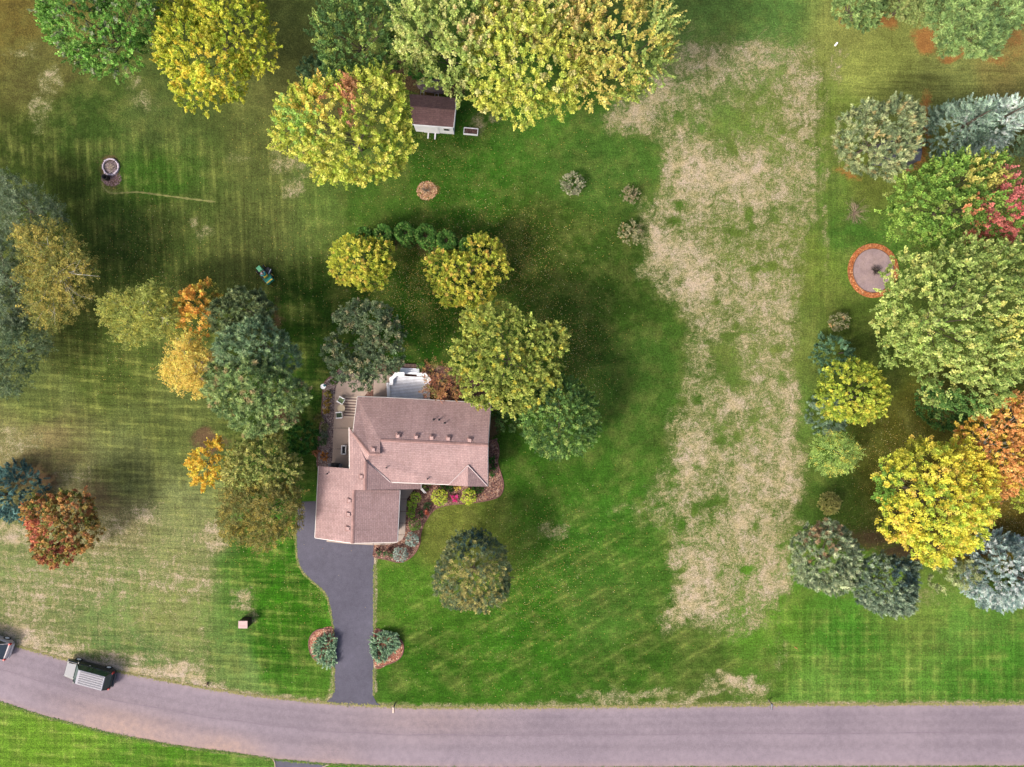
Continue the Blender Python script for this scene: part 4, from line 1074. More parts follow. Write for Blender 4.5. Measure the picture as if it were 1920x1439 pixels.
tree('linden_tree', 'dense dark green round tree at the east side of the house', [(1050, 786, 77), (1050, 770, 54)], 7.2, 'round', [(94, 130, 66, 3), (120, 154, 78, 2), (74, 108, 60, 2), (146, 168, 88, 1)], [(1030, 730, 30, (70, 104, 70), .5)], rz=1.0, L=.6, out=.9, up=.3)
tree('round_shrub', 'small dark green shrub between the roof corner and the big linden', [(948, 790, 20)], 2.2, 'round', [(74, 108, 58, 2), (94, 124, 70, 1)], thick=.05, nl=3, cat='shrub')
tree('pine_tree', 'dull grey green pine behind the mower side of the conifer clump', [(450, 572, 32, .85), (475, 568, 26, .75), (482, 592, 34, .85), (420, 594, 32, .9)], 7.5, 'pine', [(102, 120, 86, 3), (122, 136, 98, 2), (88, 106, 78, 2)], r=.24)
tree('pine_tree', 'blue green pine in the middle of the conifer clump', [(470, 645, 46, 1), (440, 650, 40, .95), (505, 660, 44, .92), (535, 670, 30, .8), (490, 625, 30, .9)], 9.5, 'pine', [(108, 134, 106, 3), (132, 154, 122, 2), (88, 114, 90, 2)], r=.26)
tree('pine_tree', 'large green pine at the bottom of the conifer clump west of the patio', [(465, 720, 52, 1), (430, 740, 46, .92), (500, 730, 48, .95), (545, 745, 34, .8), (475, 780, 44, .85), (520, 775, 34, .8), (405, 700, 26, .7)], 10.5, 'pine', [(120, 144, 96, 3), (144, 164, 112, 2), (96, 120, 80, 2), (150, 138, 106, .5)], r=.27)
tree('maple_tree', 'small bright orange maple on the west side of the conifer clump', [(362, 570, 28, .95), (382, 555, 24, .85), (368, 600, 32, 1), (390, 590, 22, .8)], 6.5, 'maple', [(244, 184, 74, 4), (238, 166, 70, 3), (218, 184, 60, 1)], [(400, 560, 22, (120, 124, 50), .8), (360, 632, 16, (130, 140, 50), .7)], n=44, L=.55, leafk=.85, sh=6)
tree('birch_tree', 'pale yellow birch with bare white limbs beside the conifer clump', [(345, 655, 30, .95), (365, 690, 36, 1), (340, 705, 34, .9), (375, 725, 22, .8), (322, 690, 22, .8)], 7.5, 'sparse', [(226, 194, 96, 4), (204, 176, 82, 3), (190, 172, 70, 1)], bark=BARKPALE, nl=20, r0=.03, gap=-1.1, sh=9, n=28)
tree('birch_tree', 'olive yellow birch left of the orange maple', [(222, 585, 40, .85), (270, 585, 48, .95), (240, 615, 34, .8), (310, 600, 36, .9), (290, 560, 30, .9)], 8, 'sparse', [(150, 158, 78, 3), (168, 166, 74, 3), (128, 138, 68, 2)], bark=BARKPALE, nl=18, r0=.03, gap=-.9, sh=9, n=28)
tree('birch_tree', 'thin brownish yellow birch with white limbs near the left edge', [(80, 460, 50, .95), (115, 500, 52, 1), (70, 520, 44, .9), (85, 575, 44, .85), (130, 550, 34, .85), (50, 440, 26, .85)], 8, 'sparse', [(156, 148, 72, 3), (172, 156, 74, 2), (130, 134, 70, 3)], bark=BARKPALE, nl=34, r0=.035, gap=-.8, sh=8, n=26)
GREYG = [(106, 124, 100, 3), (126, 140, 116, 2), (90, 108, 84, 2)]
tree('willow_tree', 'grey green wispy tree uppermost along the left edge', [(20, 395, 52), (62, 395, 44, .9), (95, 405, 26, .8), (0, 350, 30, .8)], 6.5, 'sparse', GREYG, sh=9, n=26, gap=-1.1, l=.2, w=.06, nl=10)
tree('willow_tree', 'grey green tree at the left edge beside the brownish birch', [(-5, 480, 44), (10, 530, 40, .9), (0, 590, 44, .9), (30, 600, 24, .8)], 7, 'sparse', GREYG, sh=9, n=26, gap=-1.1, l=.2, w=.07, nl=10)
tree('willow_tree', 'dark grey green tree lowest of three along the left edge', [(20, 655, 52, .95), (-10, 700, 50), (55, 640, 34, .8), (30, 610, 30, .8)], 7, 'sparse', [(98, 118, 90, 3), (114, 132, 100, 2), (80, 102, 76, 2)], sh=9, n=26, gap=-1.1, l=.2, w=.07, nl=10)
tree('round_shrub', 'smooth round dark green shrub between the conifers and the rock bed', [(567, 820, 31)], 2.4, 'round', [(44, 92, 36, 3), (58, 108, 44, 2)], thick=.06, nl=3, cat='shrub', sh=9, r=.15, L=.3, amp=.04)
tree('maple_tree', 'small golden yellow tree left of the olive trees by the garage', [(385, 872, 32, .95), (405, 850, 24, .85), (378, 895, 22, .8)], 6, 'fine', [(236, 190, 56, 4), (222, 178, 52, 2), (190, 164, 52, 1)], thick=.1, nl=8, sh=6.5)
tree('elm_tree', 'rounded olive green tree north west of the garage', [(490, 860, 52, 1), (525, 885, 42, .92), (460, 880, 42, .92), (500, 830, 28, .8)], 7, 'fine', [(158, 160, 92, 3), (134, 144, 78, 3), (178, 174, 100, 2)], gap=-1.2, sh=8)
tree('elm_tree', 'thin brownish olive tree overhanging the driveway corner', [(450, 950, 46, .9), (500, 955, 50, 1), (530, 935, 34, .9), (440, 985, 34, .8), (490, 995, 38, .85), (530, 975, 34, .85)], 7, 'sparse', [(132, 124, 68, 3), (156, 140, 62, 2), (112, 116, 64, 3)], sh=9.5, n=28, gap=-.9, nl=26, r0=.04)
tree('blue_spruce', 'dark blue spruce cut by the left edge of the view', [(22, 925, 50)], 6, 'spruce', [(74, 112, 118, 3), (98, 136, 142, 2), (58, 90, 98, 2)], L=.6, sh=12)
tree('maple_tree', 'round red brown maple beside the dark blue spruce', [(112, 985, 60, 1), (80, 965, 40, .9), (145, 1000, 40, .9), (100, 1020, 44, .85), (135, 955, 38, .9)], 6, 'fine', [(184, 142, 84, 3), (156, 136, 72, 3), (186, 128, 88, 2), (124, 130, 64, 2)], [(60, 990, 30, (204, 124, 100), .6), (110, 1040, 30, (150, 86, 70), .4)], sh=9.5, L=.45)
tree('juniper_tree', 'dense dark tree with olive crown on the front lawn', [(888, 1070, 70, 1), (866, 1092, 54, .85), (905, 1098, 50, .85), (880, 1040, 44, .85)], 8, 'round', [(104, 120, 90, 3), (126, 134, 96, 2), (84, 104, 84, 2)], [(885, 1090, 56, (164, 156, 98), .7), (890, 1010, 36, (58, 84, 84), .7)], rz=1.0, L=.4, leafk=.8, sh=11, amp=.06, rk=1.03)

# the six arborvitae with brown open tops
arb_names = ['leftmost of the six columnar arborvitae, half under the yellow tree', 'second arborvitae from the left with a narrow brown open top', 'third arborvitae from the left, greenest of the row', 'fourth arborvitae from the left with the widest brown open top', 'fifth arborvitae from the left, last one fully visible', 'rightmost of the six arborvitae, its lower side under the yellow heart shaped tree']
for i, ((x_, y_, rp, hh), lb) in enumerate(zip([(681, 440, 15, 3.4), (717, 436, 17, 3.6), (757, 434, 19, 3.8), (797, 439, 20, 3.8), (836, 449, 19, 3.7), (876, 460, 16, 3.3)], arb_names)):
    SEED[0] += 1; r = np.random.default_rng(SEED[0])
    c_ = P(x_, y_ , hh); rw = rp / PXM * .92; e = empty('arborvitae', (c_.x, c_.y, 0), label=lb, cat='shrub', group='arborvitae row on the back lawn')
    n = 520; az = r.uniform(0, 6.283, n); z = r.uniform(.02, 1, n) ** .8
    ins_ = (z > .82); rr = rw * (1.0 - .12 * (z > .9) + .05 * np.sin(az * 4 + i) + .02 * (1 - z)) * (1 - .22 * r.random(n) ** 2)
    rim = r.random(n) < .34; rr = np.where(rim, rw * r.uniform(.30, .98, n), rr); z = np.where(rim, 1 - .12 * np.abs(rr / rw - .75) * 2, z)
    B = np.stack([rr * np.cos(az), rr * np.sin(az), z * hh * .97], -1)
    O = unit(np.stack([np.cos(az), np.sin(az), np.where(rim, 1.5, .3)], -1))
    K = dict(n=44, L=.14, r=.08, out=.6, up=.5, l=.10, w=.07)
    foliage('foliage', e, B, O, K, [(80, 128, 54, 3), (100, 146, 66, 2), (66, 108, 48, 2), (128, 158, 80, 1)], r, jit=.15)
    mb = MB(); mb.tube([(0, 0, 0), (0, 0, hh * .8)], [.09, .05], 6)
    for k in range(14):
        a_ = r.uniform(0, 6.28); mb.tube([(0, 0, hh * r.uniform(.3, .7)), (rw * .55 * math.cos(a_), rw * .55 * math.sin(a_), hh * r.uniform(.75, .9))], [.02, .008], 4)
    mb.build('stem', worn('dry_twig_brown', (.10, .06, .045)), e)

# right side
PG = [(100, 128, 76, 3), (120, 144, 90, 2), (80, 106, 64, 2)]
tree('pine_tree', 'green pine at the top edge, left one of the north east pines', [(1598, 12, 36, .95), (1630, 22, 34, .9), (1610, -15, 44)], 8, 'pine', PG, nl=10)
tree('pine_tree', 'muted green pine between the two larger north east pines', [(1690, 5, 34, .85), (1725, 25, 28, .8), (1700, -20, 50)], 7.5, 'pine', [(112, 132, 80, 3), (130, 142, 90, 1)], nl=10)
tree('pine_tree', 'large green pine in the top right corner above orange needles', [(1785, 40, 44, .9), (1830, 60, 44, .95), (1800, 0, 60), (1870, 20, 50, .95), (1855, 85, 24, .75), (1780, 80, 24, .75), (1905, 10, 40, .9)], 10, 'pine', [(106, 134, 82, 3), (128, 154, 98, 2), (84, 112, 72, 2)], r=.3)
tree('pine_tree', 'big rounded grey green pine standing over the dark shed', [(1650, 255, 72, 1), (1620, 280, 44, .8), (1690, 225, 44, .95), (1665, 300, 40, .8), (1610, 240, 36, .8)], 10, 'pine', [(118, 134, 102, 3), (140, 150, 114, 2), (92, 110, 84, 2), (146, 136, 98, .6)], r=.22, L=.7, up=.9)
BS = [(110, 136, 128, 3), (136, 160, 154, 2), (86, 112, 102, 2)]
tree('blue_spruce', 'blue green spruce right of the big rounded pine', [(1800, 240, 48, 1)], 8, 'spruce', BS)
tree('blue_spruce', 'pale silver blue spruce with spiky tips near the right edge', [(1855, 235, 44, 1.0)], 8.5, 'spruce', [(150, 172, 174, 3), (126, 150, 148, 2), (176, 192, 196, 1)])
tree('blue_spruce', 'green spruce cut by the right edge above the red leaved maple', [(1912, 240, 42)], 7, 'spruce', [(100, 126, 100, 3), (120, 144, 118, 2)])
tree('maple_tree', 'green maple turning crimson red at the right edge', [(1740, 375, 64, .92), (1795, 345, 56, .95), (1790, 410, 62, 1), (1850, 380, 66, 1), (1705, 405, 40, .78), (1900, 400, 60, .95), (1850, 320, 36, .9), (1750, 430, 44, .85)], 11, 'maple', [(110, 146, 58, 3), (134, 166, 70, 3), (88, 124, 50, 2), (160, 176, 90, 1)],
     [(1900, 350, 44, (194, 108, 112), .7), (1880, 430, 44, (188, 106, 104), .6), (1820, 440, 24, (190, 110, 90), .5), (1830, 395, 30, (196, 130, 90), .5), (1850, 330, 40, (176, 170, 84), .5), (1905, 400, 30, (210, 100, 110), .5)], sh=5.6)
tree('silver_maple_tree', 'very large pale green maple covering part of the gravel circle', [(1730, 560, 66, .9), (1790, 520, 60, .95), (1790, 610, 76, 1), (1860, 560, 76, 1), (1860, 660, 70, .95), (1780, 690, 60, .85), (1720, 620, 50, .8), (1840, 730, 50, .8), (1900, 620, 60, .95), (1700, 512, 36, .72), (1688, 560, 38, .72), (1672, 610, 32, .66), (1670, 660, 26, .62), (1900, 500, 44, .9), (1820, 480, 36, .85), (1765, 735, 34, .72)], 14, 'maple',
     [(148, 168, 88, 4), (168, 184, 106, 3), (118, 142, 72, 2), (190, 194, 112, 1)], [(1900, 610, 50, (198, 196, 100), .45), (1790, 760, 40, (84, 122, 58), .8)], L=.95, r=.2, sh=5, n=36)
tree('round_shrub', 'dark green lower tree below the very large pale maple', [(1775, 770, 36), (1745, 755, 28, .85)], 5, 'round', [(64, 104, 50, 3), (84, 124, 62, 2)], thick=.08)
tree('blue_spruce', 'blue green conifer peeking out above the round yellow green tree', [(1562, 664, 36)], 3.8, 'spruce', [(66, 102, 82, 3), (88, 122, 98, 2)], L=.4, thick=.08)
tree('blue_spruce', 'grey blue conifer peeking out below the round yellow green tree', [(1553, 778, 36)], 3.6, 'spruce', [(94, 120, 106, 3), (118, 142, 128, 2)], L=.4, thick=.08)
tree('round_tree', 'round yellow green tree right of the dry field', [(1600, 730, 64, 1), (1580, 745, 44, .85), (1625, 750, 44, .88)], 6.5, 'round', [(168, 182, 58, 4), (190, 194, 66, 2), (136, 158, 50, 3), (206, 192, 64, 1)], rz=.95, sh=7.5)
tree('young_tree', 'thin pale green young tree below the round yellow green tree', [(1565, 852, 40, 1), (1590, 850, 26, .8)], 5, 'sparse', [(150, 176, 90, 3), (128, 160, 84, 2), (206, 196, 84, 1)], thick=.06, nl=12, r0=.02, sh=10, gap=-1.1, depth=.5, l=.16, w=.07)
tree('maple_tree', 'bright orange maple at the right edge above the yellow maple', [(1840, 815, 44, .9), (1880, 850, 60, 1), (1900, 790, 50, .95), (1870, 900, 40, .8), (1820, 835, 26, .75), (1915, 880, 44, .9)], 10, 'fine', [(226, 164, 92, 4), (212, 148, 86, 3), (220, 184, 72, 2), (184, 132, 76, 1)], [(1820, 790, 34, (210, 176, 58), .7)], bark=BARKPALE, gap=-1.1, sh=7.5)
tree('maple_tree', 'large bright yellow maple greener in its middle at the lower right', [(1700, 905, 60, .9), (1755, 890, 66, .95), (1760, 950, 76, 1), (1815, 935, 60, .95), (1700, 970, 50, .85), (1755, 1010, 52, .85), (1800, 990, 50, .88), (1800, 860, 40, .85), (1715, 845, 24, .72), (1830, 895, 40, .88)], 11.5, 'maple',
     [(222, 206, 58, 4), (200, 198, 56, 3), (168, 186, 60, 3), (226, 190, 80, 1)], [(1650, 915, 34, (110, 150, 58), .8), (1715, 840, 30, (170, 170, 56), .8), (1820, 880, 50, (228, 204, 54), .7), (1700, 985, 26, (232, 204, 60), .6), (1750, 950, 40, (150, 176, 66), .4)], L=.6, r=.27, sh=7, n=36, leafk=.95)  # last colour zone gives some middle shoots greener leaves
tree('linden_tree', 'yellow green tree sliver at the right edge below the orange maple', [(1935, 930, 36)], 7, 'round', [(176, 184, 66, 2), (150, 166, 60, 1)], nl=4)
tree('pine_tree', 'grey green rounded pine with brown patches at the left of the lower right conifers', [(1550, 1040, 62, 1), (1575, 1050, 40, .85), (1530, 1060, 44, .8), (1560, 1075, 44, .78)], 8.5, 'pine', [(126, 142, 118, 3), (148, 160, 136, 2), (100, 118, 98, 2)], [(1540, 1010, 34, (140, 120, 100), .55)], r=.2, rz=1.0, gap=-9, depth=.4, sh=11)
tree('pine_tree', 'dark grey green rounded pine, second of the lower right conifers', [(1665, 1098, 58, 1), (1690, 1080, 36, .85), (1640, 1110, 36, .8), (1680, 1120, 36, .78)], 8, 'pine', [(104, 124, 110, 3), (126, 144, 130, 2), (80, 102, 94, 2)], [(1690, 1070, 26, (70, 96, 104), .6)], r=.2, rz=1.0, gap=-9, depth=.4, sh=11)
tree('pine_tree', 'thin grey green conifer between the dark pine and the pale blue spruce', [(1770, 1080, 30), (1810, 1078, 28, .9)], 4, 'pine', [(126, 140, 102, 3), (142, 152, 114, 2)], thick=.06, nl=4, sh=4)
tree('blue_spruce', 'pale silver blue spruce in the lower right corner', [(1895, 1078, 66, 1)], 9, 'spruce', [(146, 168, 178, 3), (172, 190, 202, 2), (112, 138, 146, 2), (84, 106, 112, 1)], r=.17, L=.55, amp=.1, sh=14)

# shrubs
def shrub(name, label, x_, y_, rp, h, pal, cat='shrub', group=None, kind='shrub', zones=(), **kw):
    kw.setdefault('rk', 1.0); kw.setdefault('amp2', .05); return tree(name, label, [(x_, y_, rp)], h, kind, pal, zones, cat=cat, group=group, nl=0, thick=.025, rz=kw.pop('rz', .8), **kw)
shrub('grey_shrub', 'silver grey rounded shrub, largest of three on the back lawn', 1073, 345, 22, 1.3, [(160, 156, 140, 3), (130, 134, 112, 2), (180, 176, 160, 1)], sh=30, L=.3, gap=-1.2, depth=.6)
shrub('grey_shrub', 'small brownish grey shrub, upper one beside the dry field', 1181, 367, 18, 1.1, [(160, 146, 124, 3), (134, 132, 100, 2)], sh=24, L=.3, gap=-.9, depth=.7)
shrub('grey_shrub', 'loose grey shrub, lower one beside the dry field', 1181, 437, 22, 1.2, [(156, 150, 122, 3), (138, 138, 106, 2), (180, 150, 110, .5)], sh=22, L=.34, gap=-.9, depth=.7)
shrub('grey_shrub', 'grey and tan shrub above the blue green conifer', 1573, 604, 19, 1.3, [(140, 136, 110, 3), (120, 122, 92, 2), (190, 150, 110, .5)], sh=26, L=.3, gap=-1)
shrub('olive_shrub', 'small olive rounded shrub above the grey green pine', 1556, 944, 21, 1.4, [(176, 172, 104, 3), (150, 150, 88, 2)], sh=60, leafk=1.3)
def twiggy(name, label, x_, y_, rp, h, col, n, cat='shrub', th=.012):
    SEED[0] += 1; r = np.random.default_rng(SEED[0]); c_ = P(x_, y_); e = empty(name, c_, label=label, cat=cat); mb = MB(); rw = rp / PXM
    for i in range(n):
        a_ = r.uniform(0, 6.28); el = r.uniform(.15, 1.3); L = rw * r.uniform(.6, 1.1)
        d = Vector((math.cos(a_) * math.cos(el * .9), math.sin(a_) * math.cos(el * .9), math.sin(el) * h / rw * .8)) * L
        m_ = d * .5 + Vector(tuple(r.normal(size=3) * .06 * rw)); mb.tube([(0, 0, .03), m_, d], [th * 1.6, th, th * .4], 4, cap=False)
        for _ in range(3):
            q_ = m_.lerp(d, r.random()); mb.tube([q_, q_ + d * .25 + Vector(tuple(r.normal(size=3) * .14 * rw))], [th * .8, th * .3], 3, cap=False)
    mb.v = [(v[0], v[1], max(v[2], .01)) for v in mb.v]
    mb.build('twigs', worn('twig_' + name, col, .85, .35), e); return e
twiggy('bare_shrub', 'leafless pale shrub on the lawn left of the green and red maple', 1601, 400, 24, 1.0, alb(190, 168, 142), 60)
twiggy('bare_sapling', 'bare sapling in the middle of the bark ring on the back lawn', 800, 358, 11, 1.6, alb(190, 180, 160), 26)
twiggy('bare_shrub', 'dark bare bush in the middle of the gravel circle', 1640, 508, 10, .8, (.06, .045, .04), 60, th=.02)
twiggy('fallen_branch', 'brown fallen branch at the road edge left of the driveway', 389, 1283, 7, .3, (.09, .06, .04), 8, 'branch', .03)

YGS = [(206, 216, 74, 3), (184, 204, 58, 2), (150, 180, 50, 1)]
shrub('spirea_shrub', 'large yellow green mound left of the magenta flowers', 824.5, 933, 16, .9, YGS, group='yellow green mounds', sh=60, leafk=.8, L=.13, r=.07)
shrub('spirea_shrub', 'large yellow green mound right of the magenta flowers', 879, 932, 15, .9, YGS, group='yellow green mounds', sh=60, leafk=.8, L=.13, r=.07)
shrub('flower_clump', 'small clump of magenta flowers in the front bed', 853, 934, 5.5, .45, [(230, 20, 150, 3), (204, 16, 120, 1)], cat='flowers', sh=60, amp=.15)
shrub('spirea_shrub', 'green and yellow mound nearest the entry walk', 779, 934, 10.5, .8, [(176, 204, 66, 2), (140, 180, 56, 2), (200, 196, 96, 1)], sh=60, leafk=.75, L=.12, r=.07)
shrub('spirea_shrub', 'middle green mound beside the entry walk', 772.5, 947.5, 9.5, .7, [(170, 200, 62, 2), (134, 174, 52, 2)], sh=60, leafk=.75, L=.12, r=.07)
shrub('spirea_shrub', 'third green mound beside the entry walk', 770.7, 963.6, 8.5, .7, [(164, 196, 60, 2), (130, 170, 52, 2)], sh=60, leafk=.75, L=.12, r=.07)
shrub('boxwood_shrub', 'smooth round green shrub between the mounds and the blue globe spruces', 777.5, 984, 12.5, .9, [(96, 140, 52, 3), (112, 156, 60, 1)], sh=90, amp=.02, amp2=.01, leafk=.6, L=.07, r=.04)
GS = [(160, 180, 182, 3), (130, 154, 156, 2), (186, 202, 204, 1)]
shrub('globe_spruce', 'blue grey globe spruce, upper of the two by the walk', 772, 1012, 14, 1.0, GS, sh=80, group='globe spruces', amp=.03, leafk=.7, L=.10, r=.05)
shrub('globe_spruce', 'blue grey globe spruce, lower of the two at the bed corner', 751, 1040, 15, 1.0, GS, sh=80, group='globe spruces', amp=.03, leafk=.7, L=.10, r=.05)
small = [(800.8, 949, 5.5, (80, 110, 70), 'small grey green plant in the front bed, uppermost of three'), (800.8, 961, 4.5, (190, 100, 80), 'small rust red plant in the front bed'), (789.5, 965.5, 5, (70, 104, 64), 'small dark green plant left of the rust red one'),
 (831, 915, 9, (46, 84, 30), 'dark green hedge plant against the front wall behind the left mound'), (845, 915, 6, (50, 86, 34), 'dark green hedge plant next to the yellow flowers'), (884, 917, 9, (46, 84, 30), 'dark green hedge plant behind the right mound'), (897, 917, 8, (52, 90, 34), 'dark green hedge plant near the house corner'), (798, 912, 7, (80, 120, 40), 'green plant under the eave beside the downspouts'),
 (858, 913, 6, (214, 190, 84), 'pale yellow flowers against the front wall'), (922, 863, 5.5, (56, 110, 40), 'uppermost of three small green plants east of the house'), (925, 876.6, 4.5, (46, 96, 34), 'middle one of three small green plants east of the house'), (924, 889.7, 4.5, (56, 116, 40), 'lowest of three small green plants east of the house'),
 (709.5, 1037, 4, (90, 120, 80), 'low green plant nearest the driveway in the corner bed'), (723.5, 1041, 4, (84, 116, 76), 'second low green plant in the corner bed'), (734, 1041, 4, (94, 122, 84), 'third low green plant beside the lower globe spruce'), (708, 1029, 3.5, (70, 40, 44), 'dark purple plant in the corner bed near the driveway'), (735, 1031, 3.5, (66, 40, 44), 'dark purple plant beside the lower globe spruce'),
 (744, 689, 7.5, (92, 150, 60), 'bright green fern left of the deck steps'), (789, 688.5, 7.5, (104, 158, 64), 'bright green fern right of the deck steps'),
 (627, 716, 6, (90, 120, 50), 'green plant at the top of the rock bed'), (615.5, 740, 5.5, (160, 150, 60), 'uppermost yellowish plant of the rock bed'), (613.5, 755, 5.5, (168, 140, 60), 'second yellowish plant of the rock bed'), (612.5, 771, 5.5, (172, 146, 56), 'third yellowish plant of the rock bed'), (599, 785, 7.5, (124, 124, 70), 'olive plant at the outer edge of the rock bed'),
 (609, 801, 6, (150, 150, 110), 'pale variegated plant in the rock bed'), (608, 815, 6, (112, 134, 116), 'blue green plant in the rock bed'), (606, 829, 6, (92, 120, 80), 'dark green plant in the lower rock bed'), (608.5, 856, 6.5, (188, 124, 50), 'orange plant at the bottom of the rock bed'), (592.5, 848, 5.5, (180, 120, 90), 'pinkish plant at the lower left edge of the rock bed')]
for i, (x_, y_, rp, col, lb) in enumerate(small):
    c2 = tuple(int(v * .8) for v in col)
    shrub('garden_plant', lb, x_, y_, rp, .45 if rp < 6 else .6, [(*col, 3), (*c2, 2)], cat='plant', group='plants in the house beds', sh=40 if rp > 6 else 55, amp=.25, L=.2, out=.9, up=.4)
def juniper(label, pts, h):
    return tree('juniper_shrub', label, pts, h, 'spruce', [(122, 152, 130, 3), (144, 174, 152, 2), (98, 128, 110, 2)], cat='shrub', nl=0, thick=.03, L=.38, r=.09, n=30, sh=75, l=.22, w=.07, out=1.0, up=.6)
juniper('spreading blue green juniper in the bed west of the driveway', [(610, 1213, 19), (606, 1224, 16, .8), (616, 1202, 13, .8), (617, 1236, 13, .6)], .62)
juniper('spreading blue green juniper in the bed east of the driveway', [(717, 1206, 21), (729, 1200, 17, .8), (715, 1222, 16, .8), (738, 1208, 11, .6)], .62)

# ------------------------------------------------------------------ vehicles
def car(label, name, cat, x_, y_, rz, L, Wd, H, body, roofc, hood_z, ws0, ws1, rr0, rr1, belt, nribs=0, glass=GLASS, rail=None):
    """x runs from the nose (-L/2) to the tail (+L/2)"""
    e = empty(name, P(x_, y_, .012), rz, label, cat)
    h2 = L / 2
    prof = [(-h2, .42, .30, .72), (-h2 + .06, .45, .30, .86), (-h2 + .35, .47, .26, hood_z - .10), (ws0, .5, .24, hood_z), (ws0 + .3, .5, .24, belt), (0, .5, .24, belt), (rr1 - .1, .5, .24, belt), (h2 - .3, .49, .26, belt), (h2 - .1, .46, .28, belt - .04), (h2, .38, .32, belt - .2)]
    mb = MB(); k = 8; vs = []
    for (px_, wf, z0, z1) in prof:
        w_ = Wd * wf
        vs += [(px_, -w_ * .96, z0), (px_, -w_, (z0 + z1) / 2), (px_, -w_ * .98, z1 - .08), (px_, -w_ * .90, z1), (px_, w_ * .90, z1), (px_, w_ * .98, z1 - .08), (px_, w_, (z0 + z1) / 2), (px_, w_ * .96, z0)]
    fs = []
    for i in range(len(prof) - 1):
        for j in range(k): fs.append((i * k + (j + 1) % k, i * k + j, (i + 1) * k + j, (i + 1) * k + (j + 1) % k)[::-1])
    fs += [tuple(range(k)), tuple(reversed(range((len(prof) - 1) * k, len(prof) * k)))]
    mb.add(vs, fs); bo = mb.build('body', body, e, smooth=False, bevel=.03)
    # glass cabin
    wb, wt = Wd * .455, Wd * .37
    mb = MB()
    mb.add([(ws0, -wb, belt - .02), (rr1, -wb, belt - .02), (rr0, -wt, H - .05), (ws1, -wt, H - .05), (ws0, wb, belt - .02), (rr1, wb, belt - .02), (rr0, wt, H - .05), (ws1, wt, H - .05)],
           [(0, 1, 2, 3), (5, 4, 7, 6), (1, 5, 6, 2), (4, 0, 3, 7), (3, 2, 6, 7)])
    mb.build('window_glass', glass, e, bevel=.02)
    MB().box(((ws1 + rr0) / 2, 0, H - .035), (rr0 - ws1 + .06, wt * 2 + .06, .07), taper=.97).build('roof', roofc, e, bevel=.03)
    for i in range(nribs):
        y0 = -wt * .8 + wt * 1.6 * i / (nribs - 1)
        MB().box(((ws1 + rr0) / 2 + .05, y0, H + .008), (rr0 - ws1 - .35, .11, .035)).build('roof_rib', rail or roofc, e)
    # pillars
    for s_ in (-1, 1):
        pts = [((ws0, s_ * wb, belt), (ws1, s_ * wt, H - .05)), ((rr1, s_ * wb, belt), (rr0, s_ * wt, H - .05)), ((.0, s_ * wb, belt), (.0, s_ * wt, H - .05)), ((ws0 * .3 + .3 + .6, s_ * wb, belt), (ws0 * .3 + .9, s_ * wt, H - .05))]
        for a_, b_ in pts: MB().tube([a_, b_], .04, 4).build('pillar', body, e)
        MB().box((ws0 + .18, s_ * (Wd / 2 + .08), belt + .08), (.1, .2, .13)).build('mirror', body, e, bevel=.02)
        MB().box((-h2 + .06, s_ * Wd * .36, .68), (.12, .32, .14)).build('headlight', GLASSW, e, bevel=.02)
        MB().box((h2 - .09, s_ * Wd * .43, .92), (.16, .16, .34)).build('tail_light', REDGLASS, e, bevel=.02)
        MB().box((ws0 + 1.2, s_ * (Wd / 2 + .005), belt - .12), (.16, .03, .04)).build('door_handle', STEEL, e)
        for wx in (-h2 + .85, h2 - .85):
            mb = MB(); n = 20
            prof2 = [(.34, -.11), (.34, .11)]
            vs = [(wx + .33 * math.cos(2 * math.pi * j / n), s_ * (Wd / 2 - .10) + q_, .33 + .33 * math.sin(2 * math.pi * j / n)) for q_ in (-.1, .12) for j in range(n)]
            mb.add(vs, [(j, (j + 1) % n, n + (j + 1) % n, n + j) for j in range(n)] + [tuple(range(n)), tuple(reversed(range(n, 2 * n)))])
            wh = mb.build('wheel', RUBBER, e)
            mb = MB(); yq = s_ * (Wd / 2 - .10) + s_ * .13
            vs = [(wx + .2 * math.cos(2 * math.pi * j / n), yq, .33 + .2 * math.sin(2 * math.pi * j / n)) for j in range(n)] + [(wx, yq + s_ * .03, .33)]
            mb.add(vs, [(j, (j + 1) % n, n) for j in range(n)]); mb.build('hub_cap', WHITE, wh)
    MB().box((-h2 - .02, 0, .45), (.16, Wd * .9, .22)).build('bumper', body, e, bevel=.05)
    MB().box((h2 + .03, 0, .48), (.2, Wd * .80, .24)).build('bumper', body, e, bevel=.09)
    return e
GLASSW = worn('lamp_glass', (.5, .52, .55), .2, .1)
def paint(nm, col, rough=.28):
    t = NT(nm); m = t.fin(tuple(col), rough, 0, .5); t.b.inputs['Coat Weight'].default_value = .4 if rough < .3 else 0.0; return m
van_e = car('dark green minivan with a ribbed silver roof driving on the curved road', 'minivan', 'van', 175, 1259, -math.radians(15), 4.7, 1.82, 1.86,
    paint('dark_green_paint', (.006, .012, .018)), paint('silver_paint', (.20, .20, .235), .55), .98, -1.25, -.62, 2.0, 2.22, 1.06, 6, glass=NT('tinted_glass').fin((.012, .045, .036), .1, 0, .6), rail=paint('rib_paint', (.05, .05, .075), .5))
MB().add([(-2.2, -.62, 1.0), (-1.3, -.72, 1.03), (-1.3, .72, 1.03), (-2.2, .62, 1.0)], [(0, 1, 2, 3)]).box((-1.78, 0, .93), (.7, 1.3, .09), taper=.88).build('hood', paint('hood_paint', (.15, .155, .17), .55), van_e)
car('white hatchback cut by the left edge of the view', 'hatchback_car', 'car', -12, 1203, -math.radians(20), 4.3, 1.85, 1.5,
    paint('white_car_paint', alb(238, 226, 226), .3), paint('white_roof_paint', alb(240, 232, 232), .3), .95, -1.1, -.45, 1.35, 1.95, 1.0, 0)

